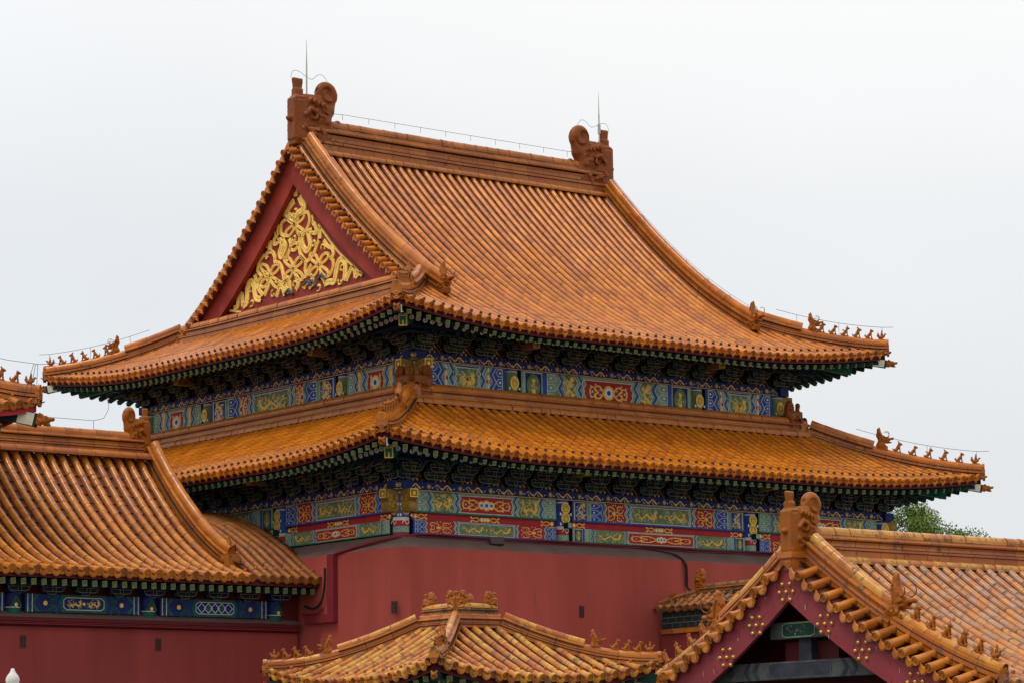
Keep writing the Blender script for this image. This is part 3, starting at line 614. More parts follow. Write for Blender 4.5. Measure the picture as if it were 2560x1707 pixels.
    def lotus(s, x0, x1, z0, z1, k=3, discs=3):
        L, h = x1 - x0, z1 - z0; c = (x0 + x1) / 2; zc = (z0 + z1) / 2
        for i in ([0] if discs == 1 else [-1, 1, 0]):
            x = c + i * h * .42; r = h * (.36 if i == 0 else .28); s.circ((x, zc), r, 'p_gold', k + (2 if i == 0 else 1), 14); s.circ((x, zc), r * .68, 'p_white', k + (3 if i == 0 else 2), 12); s.circ((x, zc), r * .36, 'p_blue', k + (4 if i == 0 else 3), 8)
        for f in (-1, 1):
            b = c + f * h * (.5 if discs > 1 else .3); w = abs(x1 - c) - h * .5
            for q in (-1, 1):
                s.strip(catmull([(b, zc), (b + f * w * .3, zc + q * h * .3), (b + f * w * .6, zc + q * h * .22), (b + f * w * .55, zc + q * h * .04)], 5), h * .09, 'p_gold', k)
                s.strip(catmull([(b + f * w * .35, zc + q * h * .05), (b + f * w * .7, zc - q * h * .25), (b + f * w * .92, zc - q * h * .1), (b + f * w * .85, zc + q * h * .1)], 5), h * .07, 'p_gold', k)
                for u, v in ((.25, .12), (.55, .36), (.86, .28), (.75, .02)): x, zz = b + f * w * u, zc + q * h * v; s.poly([(x - h * .05, zz - h * .03), (x + h * .06, zz), (x - h * .02, zz + h * .06)], 'p_white', k + 1)
    def medal(s, x0, x1, h, m='p_gold', bg='p_olive', k=2):
        c = (x0 + x1) / 2; w = (x1 - x0) * .4; th = np.arange(12) * 2 * PI / 12
        s.rect(x0, h * .04, x1, h * .96, 'p_dblue', k); s.line([(x0, h * .04), (x1, h * .04), (x1, h * .96), (x0, h * .96)], h * .02, 'p_pale', k + 1, True)
        s.poly(np.stack([c + w * np.cos(th), h * .5 + h * .43 * np.sin(th)], 1), bg, k + 1)
        for q in range(9):
            a = q * .7; s.spiral((c + w * .5 * math.cos(a) * (q % 3) / 2, h * .5 + h * .27 * math.sin(a) * (1 + q % 2) / 2), w * .12, w * .3, a, a + 4, h * .03, m, k + 2, 8)
        s.circ((c, h * .3), w * .3, m, k + 3, 8); s.circ((c, h * .68), w * .26, m, k + 3, 8)
    def arch(s, x0, x1, h, m1, m2, f, k=2):
        """the row of arched scrolls beside the end band"""
        for i in range(3):
            z = h * (i + .0) / 3 + h / 6; xe = x1 if f > 0 else x0; xs = x0 if f > 0 else x1
            s.line([(xs, z - h * .12), (xs + (xe - xs) * .6, z - h * .12), (xe, z), (xs + (xe - xs) * .6, z + h * .12), (xs, z + h * .12)], h * .025, 'p_pale', k + 1)
            s.circ((xs + (xe - xs) * .35, z), h * .05, 'p_white', k + 1, 6)
def hexi(mb, o, ex, ez, en, L, h, style, long=False, dark=1.0):
    """a beam face in the dragon-and-lotus palace manner, mirrored about its middle. style R: red ends + dragon centre; G: dragon ends + red lotus centre"""
    p = Paint(mb, o, ex, ez, en); base, other = ('p_blue', 'p_green') if style == 'R' else ('p_green', 'p_blue')
    p.rect(0, 0, L, h, base, 1)
    p.line([(0, h * .985), (L, h * .985)], h * .03, 'p_pale', 2)
    p.rect(0, 0, L, h * .07, 'p_blue' if style == 'R' else 'p_teal', 8)
    x = h * .12
    e = []                                                      # widths from the end inwards
    if long: e += [('band', h * .12), ('medal', h * .85), ('band', h * .2)]
    else: e += [('band', h * .14)]
    rest = L / 2 - sum(w for _, w in e); cen = rest * (.46 if long else .42); side = rest - cen
    ga = min(h * .62, side * .3); e += [('arch', ga), ('field', side - ga)]
    for f in (1, -1):
        c = 0.0
        for kind, w in e:
            a, b = (c, c + w) if f > 0 else (L - c - w, L - c); c += w
            if kind == 'band': p.rect(a, 0, b, h, other if long and w > h * .15 else base, 2); p.line([((b if f > 0 else a), 0), ((b if f > 0 else a), h)], h * .03, 'p_pale', 3)
            elif kind == 'medal':
                if style == 'R': p.rect(a, 0, b, h, 'p_dblue', 2); p.line([(a + .02, h * .05), (b - .02, h * .05), (b - .02, h * .95), (a + .02, h * .95)], h * .03, 'p_pale', 3, True); p.circ(((a + b) / 2, h * .5), h * .36, 'p_blue', 3, 12, 1.15); p.dragon(a + w * .15, b - w * .15, h * .08, h * .92, k=4, vert=True)
                else: p.medal(a + w * .06, b - w * .06, h)
            elif kind == 'arch': p.arch(a, b, h, base, other, f)
            else:
                i0, i1 = (a, b) if f > 0 else (b, a)            # i0 outer, i1 inner
                bz = h * .16 * f; zw = h * .15
                fld = 'p_red' if style == 'R' else 'p_olive'
                q = [(i0, 0), (i0 + bz, h * .25), (i0, h * .5), (i0 + bz, h * .75), (i0, h)]; r = [(i1, 0), (i1 + bz, h * .25), (i1, h * .5), (i1 + bz, h * .75), (i1, h)]
                sh = lambda P, d: [(u + d * f, v) for u, v in P]
                p.poly(sh(q, h * .26) + sh(r, -h * .3)[::-1], fld, 3)
                for P, d0, m in ((q, 0, 'p_blue'), (q, h * .14, 'p_green'), (r, -h * .3, 'p_green'), (r, -h * .17, 'p_blue'), (r, -h * .04, 'p_green')):
                    A = sh(P, d0); B = sh(P, d0 + h * .125); p.poly(A + B[::-1], m, 4)
                for P, d0 in ((q, h * .0), (q, h * .27), (r, -h * .3), (r, -h * .17), (r, h * .09)): p.line(sh(P, d0), h * .028, 'p_pale', 5)
                m0, m1 = sorted((i0 + f * h * .32, i1 - f * h * .26))
                if style == 'R': p.scrollw(m0, m1, h, 5, f < 0)
                else: p.dragon(m0, m1, h * .06, h * .94, k=5, vert=(m1 - m0) < h * 1.1)
    a, b = L / 2 - cen, L / 2 + cen; t = h * .14
    P = [(a + t * 1.3, h * .1), (b - t * 1.3, h * .1), (b - t * .4, h * .25), (b - t * 1.3, h * .5), (b - t * .4, h * .75), (b - t * 1.3, h * .9), (a + t * 1.3, h * .9), (a + t * .4, h * .75), (a + t * 1.3, h * .5), (a + t * .4, h * .25)]
    p.poly(P, 'p_olive' if style == 'R' else 'p_red', 3); p.line(P, h * .035, 'p_pale', 4, True)
    if style == 'R':
        if cen > h * 1.6: p.dragon(a + t * 2, L / 2 - h * .1, h * .14, h * .86, k=4); p.dragon(L / 2 + h * .1, b - t * 2, h * .14, h * .86, k=4); p.circ((L / 2, h * .5), h * .09, 'p_gold', 5, 8)
        else: p.dragon(a + t * 2, b - t * 2, h * .14, h * .86, k=4)
    else: p.lotus(a + t * 1.6, b - t * 1.6, h * .14, h * .86, 4, 3 if cen > h * 1.3 else 1)
def band_run(mb, o, ex, ez, en, L, h):
    """blue architrave with running gold dragons and suns"""
    p = Paint(mb, o, ex, ez, en); p.rect(0, 0, L, h, 'p_dblue', 1); n = max(1, int(L / .95)); w = L / n
    for i in range(n):
        x = i * w; p.strip([(x + w * (.28 + .55 * t), h * (.5 + .24 * math.sin(t * 11))) for t in np.linspace(0, 1, 14)], np.linspace(.06, .16, 14) * h * 1.1, 'p_gold', 2)
        for q in (.34, .5, .66, .78): p.strip([(x + w * q, h * .5), (x + w * (q + .03), h * .22), (x + w * (q + .06), h * .2)], h * .08, 'p_gold', 2)
        for q in range(4): a = q * PI / 4; p.line([(x + w * .1 - h * .3 * math.cos(a), h * .5 - h * .3 * math.sin(a)), (x + w * .1 + h * .3 * math.cos(a), h * .5 + h * .3 * math.sin(a))], h * .06, 'p_gold', 2)
        p.circ((x + w * .21, h * .4), h * .09, 'p_white', 2, 6); p.circ((x + w * .9, h * .4), h * .08, 'p_white', 2, 6)
    p.line([(0, h * .03), (L, h * .03)], h * .06, 'p_gold', 3)
def dianban(mb, o, ex, ez, en, L, h):
    """red board between two beams with gold flower clasps"""
    p = Paint(mb, o, ex, ez, en); p.rect(0, 0, L, h, 'p_red', 1)
    for c in (0.0, L / 2, L):
        for i in (-1, 0, 1):
            x = c + i * h * .55
            if 0 < x < L: p.circ((x, h * .5), h * .33, 'p_gold', 2, 10); p.circ((x, h * .5), h * .16, 'p_white', 3, 8)
        for f in (-1, 1):
            b = c + f * h * .9
            if -.01 < b < L + .01:
                for q in (-1, 1): p.strip(catmull([(b, h * .5), (b + f * h * .6, h * (.5 + q * .3)), (b + f * h * 1.3, h * (.5 + q * .12)), (b + f * h * 1.7, h * (.5 + q * .3))], 4), h * .13, 'p_gold', 2); p.circ((b + f * h * 1.5, h * (.5 + q * .32)), h * .1, 'p_white', 3, 6)

# ------------------------------------------------------------------ bracket sets
def outlined(mb, prof, o, ex, ey, ez, m, lw=.013, line='p_line'):
    mb.prism(prof, o, ex, ey, ez, m)
    d = nrm(np.asarray(ez, float)); f = np.asarray(o, float) + np.asarray(ez, float)
    pr = np.asarray(prof, float); c = pr.mean(0)
    p = Paint(mb, f, ex, ey, d); q = c + (pr - c) * (1 - lw / np.maximum(.05, np.abs(pr - c).max())); p.line(q, lw, line, 1, True)
def bracket_mesh(kind, span=.86, H=.66, reach=.72, tiers=3):
    """local: x along wall, y outward, z up"""
    mb = MB(); A, B = ('eave_shade_blue', 'eave_shade_green') if kind == 0 else ('eave_shade_green', 'eave_shade_blue'); h = H / (tiers + .35); X, Y, ZZ = np.eye(3); bw = .1
    mb_b = lambda x, y, z, w, m: (mb.prism([(-w * .62, 0), (w * .62, 0), (w, h * .22), (w, h * .45), (-w, h * .45), (-w, h * .22)], (x, y - w, z), X, ZZ, Y * 2 * w, m), Paint(mb, (x, y + w, z), X, ZZ, Y).line([(-w * .62, 0), (w * .62, 0), (w, h * .22), (w, h * .45), (-w, h * .45), (-w, h * .22)], .010, 'p_line', 1, True))
    mb_b(0, 0, 0, .12, B)
    for t in range(tiers):
        z = h * (.35 + t); yr = reach * (t + 1) / tiers
        pr = [(-.15, h * .75), (-.15, .0), (yr - .06, .0), (yr + .05, h * .28), (yr + .07, h * .75)] if t < tiers - 1 else [(-.15, h * .75), (-.15, 0), (yr, 0), (yr + .2, -h * .42), (yr + .24, -h * .15), (yr + .1, h * .75)]
        mb.prism(pr, (-.045, 0, z), Y, ZZ, X * .09, A)
        for sx in (-1, 1): Paint(mb, (sx * .046, 0, z), Y, ZZ, X * sx).line(pr, .010, 'p_line', 1, True)
        tip = np.array(pr[3]) ; p = Paint(mb, (-.045, yr + .075, z), X, ZZ, Y)
        p.line([(0, 0), (.09, 0), (.09, h * .7), (0, h * .7)], .012, 'p_line', 1, True)
        for y, sc in [(reach * q / tiers, .82 + .18 * (q == 0)) for q in range(0, t + 2)]:
            if y > yr + .01: continue
            l = span * (.33 if (t - int(y / reach * tiers + .5)) % 2 == 0 else .46) * sc
            outlined(mb, [(-l, h * .7), (-l, h * .4), (-l * .86, h * .14), (-l * .62, 0), (l * .62, 0), (l * .86, h * .14), (l, h * .4), (l, h * .7)], (0, y - .04, z), X, ZZ, Y * .08, A if t % 2 == 0 else B)
            for sx in (-1, 1): mb_b(sx * (l - .05), y, z + h * .62, .065, B if t % 2 == 0 else A)
        if t: mb_b(0, yr, z + h * .6, .07, B)
    return mb
def flame_board(mb, o, ex, ez, en, L, h, sp):
    """red boards between the bracket sets with a pearl-and-flame device"""
    p = Paint(mb, o, ex, ez, en); p.rect(0, 0, L, h, 'eave_shade_red', 1); n = max(1, int(round(L / sp)))
    for i in range(n):
        x = L * (i + .5) / n; w = L / n * .36
        p.poly([(x - w, 0), (x + w, 0), (x + w * .75, h * .2), (x + w * .45, h * .42), (x, h * .8), (x - w * .45, h * .42), (x - w * .75, h * .2)], 'p_dgreen', 2)
        p.poly([(x - w * .8, .0), (x + w * .8, .0), (x + w * .55, h * .2), (x + w * .3, h * .4), (x, h * .7), (x - w * .3, h * .4), (x - w * .55, h * .2)], 'eave_shade_red', 3)
        p.line([(x - w * .8, .0), (x - w * .55, h * .2), (x - w * .3, h * .4), (x, h * .7), (x + w * .3, h * .4), (x + w * .55, h * .2), (x + w * .8, 0)], h * .03, 'p_gold', 4)
        for dx, dz in ((-.2, .14), (.2, .14), (0, .27)): p.circ((x + dx * w, h * dz), h * .065, 'p_pale', 4, 7)
        for dx in (-.28, 0, .28): p.strip([(x + dx * w, h * .34), (x + dx * w * .6, h * .46), (x + dx * w * .4, h * .56)], [h * .05, h * .04, h * .01], 'p_gold', 4)

# ------------------------------------------------------------------ shared small parts
def rafter_mesh(kind):
    """unit rafter along +x (0..1 m), end face at x=0 facing -x; y across, z up"""
    mb = MB()
    if kind == 'sq':
        mb.box((0, -.058, -.058), (1, 0, 0), (0, .116, 0), (0, 0, .116), 'p_dgreen')
        p = Paint(mb, (0, -.058, -.058), (0, 1, 0), Z, (-1, 0, 0)); u = .116 / 7; p.rect(0, 0, .116, .116, 'p_dgreen', 1)
        p.line([(u * .5, u * .5), (u * 6.5, u * .5), (u * 6.5, u * 6.5), (u * .5, u * 6.5)], u, 'p_lime', 2, True)
        # interlocking fret, the auspicious key pattern of palace rafters
        for P in ([(1.6, 3.5), (5.4, 3.5)], [(3.5, 1.6), (3.5, 5.4)], [(1.9, 3.5), (1.9, 5.4), (3.0, 5.4)], [(5.1, 3.5), (5.1, 1.6), (4.0, 1.6)], [(3.5, 5.2), (5.4, 5.2)], [(3.5, 1.8), (1.6, 1.8)]): p.line([(a * u, b * u) for a, b in P], u * .72, 'p_lime', 3)
    else:
        th = np.arange(10) * 2 * PI / 10; ring = lambda x, r=.062: np.stack([np.full(10, x), r * np.cos(th), r * np.sin(th)], 1)
        mb.grid(np.stack([ring(0), ring(1)]), 'p_dgreen', None, True, True); mb.add(ring(0), [tuple(range(10))], 'p_white'); 
        mb.add(ring(-.004, .05), [tuple(range(10))], 'p_pale'); p = Paint(mb, (0, 0, 0), (0, 1, 0), Z, (-1, 0, 0)); p.circ((0, -.02), .02, 'p_green', 2, 8); p.circ((0, .012), .016, 'mortar', 2, 8)
    o = mb.build('flying_rafter' if kind == 'sq' else 'round_rafter'); COL.objects.unlink(o); return o
RSQ, RRD = rafter_mesh('sq'), rafter_mesh('rd')
def rafters(parent, S, sp, over, a0, a1, n_parts, stuff_sq, stuff_rd, fan=3.2, zoff=.30, near_first=True, out2=.62, rnd_len=1.3):
    """flying and round rafters under one eave; the n_parts nearest the corner a=0 are parts, the rest go to the stuff meshes"""
    n = int(round((a1 - a0) / sp)); 
    for i in range(n):
        a = a0 + (a1 - a0) * (i + .5) / n; ac = min(a, S.L - a); f = max(0., 1 - ac / fan)
        def inner(d):
            sft = d * f * f
            return a + sft if a < S.L / 2 else a - sft
        for kind in ('sq', 'rd'):
            dd0, dd1, zo, ob = (.1, .95, zoff, RSQ) if kind == 'sq' else (out2, out2 + rnd_len, zoff + .135, RRD)
            if kind == 'rd': aa = inner(dd0)
            else: aa = a
            p = S(aa, dd0) - Z * zo; q = S(inner(dd1) if kind == 'rd' else inner(dd1), dd1) - Z * (zo + (.05 if kind == 'rd' else .02))
            x = q - p; L = np.linalg.norm(x); x = x / L; y = nrm(np.cross(Z, x)); z = np.cross(x, y)
            M = frameM(p, x * L, y, z)
            if i < n_parts: place(ob, 'flying_rafter' if kind == 'sq' else 'round_rafter', parent, M)
            else: (stuff_sq if kind == 'sq' else stuff_rd).append((ob, M))
def merge_stuff(lst, name, parent):
    if not lst: return
    mb = MB()
    for ob, M in lst:
        me = ob.data; V = np.empty(len(me.vertices) * 3); me.vertices.foreach_get('co', V); V = V.reshape(-1, 3); m = np.array(M); V = V @ m[:3, :3].T + m[:3, 3]
        d = {}
        for p in me.polygons: d.setdefault((p.material_index, len(p.vertices)), []).append(tuple(p.vertices))
        base = V
        first = True
        for (mi, k), fl in d.items():
            mname = me.materials[mi].name; f = np.array(fl)
            us, inv = np.unique(f, return_inverse=True); mb.add(V[us], inv.reshape(f.shape), mname)
    o = mb.build(name, parent); o['kind'] = 'stuff'; return o
def wire(mb, pts, r=.005, posts=None, ph=.3):
    mb.tube(pts, r, 'wire_dark', 4, False)
    if posts is not None:
        for q in posts: mb.tube([q - Z * ph, q], r * 1.1, 'wire_dark', 4, False)
ORN=[(0.046,[(8.63,16.85),(10.12,15.61),(11.59,14.37)]),(0.046,[(11.31,13.65),(11.98,13.8)]),(0.046,[(11.59,14.37),(12.02,14.0),(12.45,13.7)]),(0.042,[(7.46,15.57),(6.72,14.84),(6.27,14.47),(5.39,13.85)]),(0.125,[(8.56,16.84),(8.57,16.55)]),(0.125,[(9.85,15.49),(9.85,15.16)]),(0.116,[(7.4,15.48),(7.4,15.16)]),(0.145,[(8.62,16.46),(8.82,16.34),(9.02,16.2),(8.99,16.05),(8.76,15.94),(8.59,15.83)]),(0.156,[(8.38,16.52),(8.28,16.36),(8.15,16.21),(8.25,16.09),(8.45,16.04),(8.55,15.9)]),(0.073,[(8.19,16.02),(7.97,16.0),(7.88,15.79),(7.96,15.6),(8.16,15.47),(8.42,15.5),(8.57,15.62)]),(0.073,[(8.99,15.99),(9.23,15.92),(9.3,15.76),(9.27,15.6),(9.06,15.48)]),(0.062,[(8.61,15.76),(8.59,15.71),(8.55,15.6),(8.45,15.48),(8.32,15.39),(8.2,15.38),(8.15,15.44),(8.22,15.54),(8.38,15.65),(8.54,15.73),(8.61,15.76)]),(0.062,[(8.61,15.76),(8.67,15.75),(8.83,15.72),(8.99,15.66),(9.06,15.58),(9.02,15.51),(8.9,15.48),(8.77,15.53),(8.67,15.62),(8.62,15.72),(8.61,15.76)]),(0.062,[(8.61,15.76),(8.62,15.8),(8.66,15.91),(8.76,16.04),(8.9,16.13),(9.02,16.14),(9.06,16.09),(8.99,15.98),(8.83,15.87),(8.67,15.79),(8.61,15.76)]),(0.062,[(8.61,15.76),(8.54,15.77),(8.38,15.8),(8.22,15.85),(8.15,15.94),(8.19,16.01),(8.31,16.03),(8.45,15.99),(8.54,15.89),(8.59,15.8),(8.61,15.76)]),(0.062,[(9.85,14.49),(9.84,14.45),(9.79,14.34),(9.69,14.21),(9.55,14.12),(9.43,14.11),(9.39,14.17),(9.46,14.28),(9.62,14.38),(9.78,14.46),(9.85,14.49)]),(0.062,[(9.85,14.49),(9.92,14.48),(10.08,14.45),(10.24,14.39),(10.32,14.31),(10.28,14.24),(10.15,14.21),(10.01,14.26),(9.91,14.36),(9.86,14.45),(9.85,14.49)]),(0.062,[(9.85,14.49),(9.86,14.54),(9.91,14.65),(10.01,14.78),(10.15,14.86),(10.27,14.88),(10.32,14.82),(10.24,14.71),(10.08,14.6),(9.92,14.52),(9.85,14.49)]),(0.062,[(9.85,14.49),(9.78,14.5),(9.62,14.53),(9.46,14.59),(9.38,14.68),(9.43,14.75),(9.55,14.77),(9.69,14.73),(9.79,14.63),(9.84,14.53),(9.85,14.49)]),(0.062,[(8.68,14.52),(8.67,14.48),(8.62,14.37),(8.53,14.24),(8.39,14.16),(8.27,14.14),(8.23,14.2),(8.3,14.31),(8.46,14.41),(8.61,14.49),(8.68,14.52)]),(0.062,[(8.68,14.52),(8.75,14.51),(8.91,14.48),(9.07,14.42),(9.14,14.34),(9.1,14.27),(8.97,14.24),(8.84,14.29),(8.74,14.39),(8.69,14.48),(8.68,14.52)]),(0.062,[(8.68,14.52),(8.69,14.57),(8.74,14.68),(8.84,14.8),(8.97,14.89),(9.09,14.9),(9.14,14.84),(9.06,14.74),(8.9,14.63),(8.75,14.55),(8.68,14.52)]),(0.062,[(8.68,14.52),(8.61,14.53),(8.46,14.56),(8.3,14.62),(8.22,14.7),(8.27,14.78),(8.39,14.8),(8.52,14.75),(8.62,14.66),(8.67,14.56),(8.68,14.52)]),(0.062,[(7.44,14.44),(7.43,14.4),(7.38,14.29),(7.29,14.16),(7.16,14.08),(7.04,14.07),(7.0,14.13),(7.07,14.23),(7.22,14.33),(7.37,14.41),(7.44,14.44)]),(0.062,[(7.44,14.44),(7.5,14.43),(7.66,14.4),(7.82,14.34),(7.89,14.26),(7.85,14.19),(7.73,14.16),(7.59,14.21),(7.5,14.3),(7.45,14.4),(7.44,14.44)]),(0.062,[(7.44,14.44),(7.45,14.48),(7.5,14.59),(7.59,14.72),(7.72,14.8),(7.84,14.81),(7.88,14.76),(7.81,14.65),(7.66,14.55),(7.5,14.47),(7.44,14.44)]),(0.062,[(7.44,14.44),(7.37,14.45),(7.22,14.48),(7.06,14.54),(6.99,14.62),(7.03,14.69),(7.15,14.71),(7.28,14.67),(7.38,14.57),(7.43,14.48),(7.44,14.44)]),(0.12,[(8.26,15.43),(8.26,15.2),(8.16,15.01),(8.01,14.92),(7.86,15.06),(7.92,15.3),(7.96,15.45),(7.76,15.45)]),(0.087,[(7.76,15.39),(7.56,15.36),(7.61,15.56),(7.74,15.68)]),(0.042,[(7.74,15.68),(7.72,15.77),(7.76,15.89)]),(0.116,[(9.2,15.41),(9.08,15.21),(9.17,15.05),(9.3,14.94),(9.37,15.08),(9.27,15.24),(9.3,15.42),(9.44,15.41)]),(0.079,[(9.44,15.37),(9.64,15.36),(9.62,15.51),(9.45,15.58)]),(0.042,[(9.45,15.58),(9.47,15.74),(9.38,15.89)]),(0.083,[(8.34,15.45),(8.39,15.24),(8.39,15.03),(8.29,14.82),(8.06,14.63),(7.81,14.72),(7.65,14.84),(7.52,15.03),(7.43,15.13)]),(0.083,[(8.89,15.4),(8.81,15.23),(8.88,15.05),(9.0,14.89),(8.93,14.78)]),(0.066,[(8.85,15.11),(8.73,15.22),(8.47,15.21),(8.49,15.1),(8.66,15.03),(8.85,15.11)]),(0.087,[(9.98,15.0),(10.04,15.11),(9.91,15.18),(9.73,15.15),(9.61,15.0),(9.59,14.85),(9.4,14.78),(9.27,14.64),(9.2,14.46),(9.14,14.27),(9.05,14.16)]),(0.075,[(10.09,15.14),(10.36,15.0),(10.47,14.72),(10.28,14.54),(10.47,14.39),(10.42,14.21)]),(0.083,[(7.2,15.09),(7.04,14.91),(6.82,14.8),(6.75,14.62),(6.92,14.53)]),(0.075,[(6.79,14.51),(6.76,14.3),(6.92,14.1),(7.18,14.06),(7.38,14.22)]),(0.083,[(8.36,14.83),(8.1,14.62),(8.11,14.39),(8.03,14.24),(8.23,14.2)]),(0.129,[(7.18,13.87),(6.92,13.89),(6.73,13.86),(6.63,14.11),(6.53,14.36),(6.37,14.43),(6.21,14.31),(6.2,14.06),(6.25,13.82)]),(0.104,[(6.15,13.81),(5.99,14.01),(5.89,14.12),(5.77,14.04),(5.72,13.82)]),(0.083,[(5.72,13.82),(5.55,13.91),(5.41,13.84)]),(0.075,[(7.8,14.51),(7.97,14.31),(7.74,14.12),(7.74,13.93)]),(0.075,[(7.38,14.16),(7.21,13.97),(7.12,13.84)]),(0.137,[(10.3,13.88),(10.58,13.97),(10.68,14.36),(10.86,14.47),(11.0,14.29),(11.03,13.9),(11.23,13.81)]),(0.108,[(11.23,13.81),(11.29,14.14),(11.44,14.16),(11.52,13.85),(11.7,13.83)]),(0.091,[(10.61,14.63),(10.47,14.25),(10.2,13.98)]),(0.091,[(9.58,14.32),(9.24,14.19),(8.91,14.22),(8.84,13.9)]),(0.1,[(9.52,13.84),(9.38,14.06),(9.24,14.07),(9.11,13.82)]),(0.091,[(8.18,13.88),(8.07,14.02),(7.94,14.0),(7.84,13.83)]),(0.108,[(8.97,14.38),(9.04,14.08),(8.91,13.87)]),(0.108,[(8.57,14.32),(8.44,14.07),(8.57,13.9)]),(0.108,[(7.78,14.13),(7.71,13.89)]),(0.108,[(10.13,14.63),(9.92,14.29),(10.13,13.97)])]
# ================================================================== the great hall
A, SI, W1, W2 = 16.804, 2.003, 5.102, 6.6
GND = -1.7
hall = thing('palace_hall', 'great red palace hall with two tiers of orange glazed roof and a gold gable', 'palace hall', (A / 2, A / 2, GND))
E1, X1, C1, ZE1, RISE1 = 2.087, .19, .43, 11.765, 6.25
K1 = SI - E1; L1 = A - 2 * K1; RUN1 = L1 / 2; ACG = 2.6 - K1
pf1 = quad_prof(RUN1, RISE1, .54)
def four(k, L, z0, pf, c, x, Lc, Ld):
    kw = dict(c=c, x=x, Lc=Lc, Ld=Ld); e = k + L
    return [Slope((k, k), (1, 0), (0, 1), L, z0, pf, **kw), Slope((k, k), (0, 1), (1, 0), L, z0, pf, **kw), Slope((k, e), (1, 0), (0, -1), L, z0, pf, **kw), Slope((e, k), (0, 1), (-1, 0), L, z0, pf, **kw)]
SU = four(K1, L1, ZE1, pf1, C1, X1, 5.2, 4.0)
SP, RT_ = .2985, .078
roof = MB(); eave = roof
for i, S in enumerate(SU):
    if i in (0, 2): top = lambda a, S=S: (min(a, S.L - a) if min(a, S.L - a) < ACG else RUN1 - .1)
    else: top = lambda a, S=S: min(a, S.L - a, ACG - .02)
    roof_face(roof, eave, S, SP, RT_, .36, top, 'tile_hall', 'mortar', lip=.016, ends=i < 2 or True)
gable_roof = roof.build('gabled_roof', hall)
# main ridge
m = MB(); ridge(m, [(2.75, A / 2, 18.0), (A / 2, A / 2, 17.97), (A - 2.75, A / 2, 18.0)], .20, .72, 'ridge_hall', .62, joint='mortar_and_shade', tl=.42, rtop=.13)
for sy in (-1, 1): base_roll(m, [(2.8, A / 2 + sy * .34, 17.78), (A - 2.8, A / 2 + sy * .34, 17.78)], .1, 'ridge_hall')
m.build('main_ridge', gable_roof)
for x, d in ((2.5, 1), (A - 2.5, -1)):
    M = Matrix(((d * 1.12, 0, 0, x), (0, 1.2, 0, A / 2), (0, 0, 1.22, 18.12), (0, 0, 0, 1))); place(DRAG, 'ridge_dragon', gable_roof, M)
    r = MB(); xx = x + d * .50
    r.tube([(xx, A / 2 - .1, 19.0), (xx, A / 2 - .1, 20.35)], .022, 'rod_steel', 6); r.tube([(xx, A / 2 - .1, 20.35), (xx, A / 2 - .1, 21.05)], [.018, .004], 'rod_steel', 6)
    if d < 0: r.tube([(xx, A / 2 - .1, 19.75), (xx, A / 2 - .1, 20.05)], .045, 'rod_steel', 8)
    r.build('lightning_rod', gable_roof)
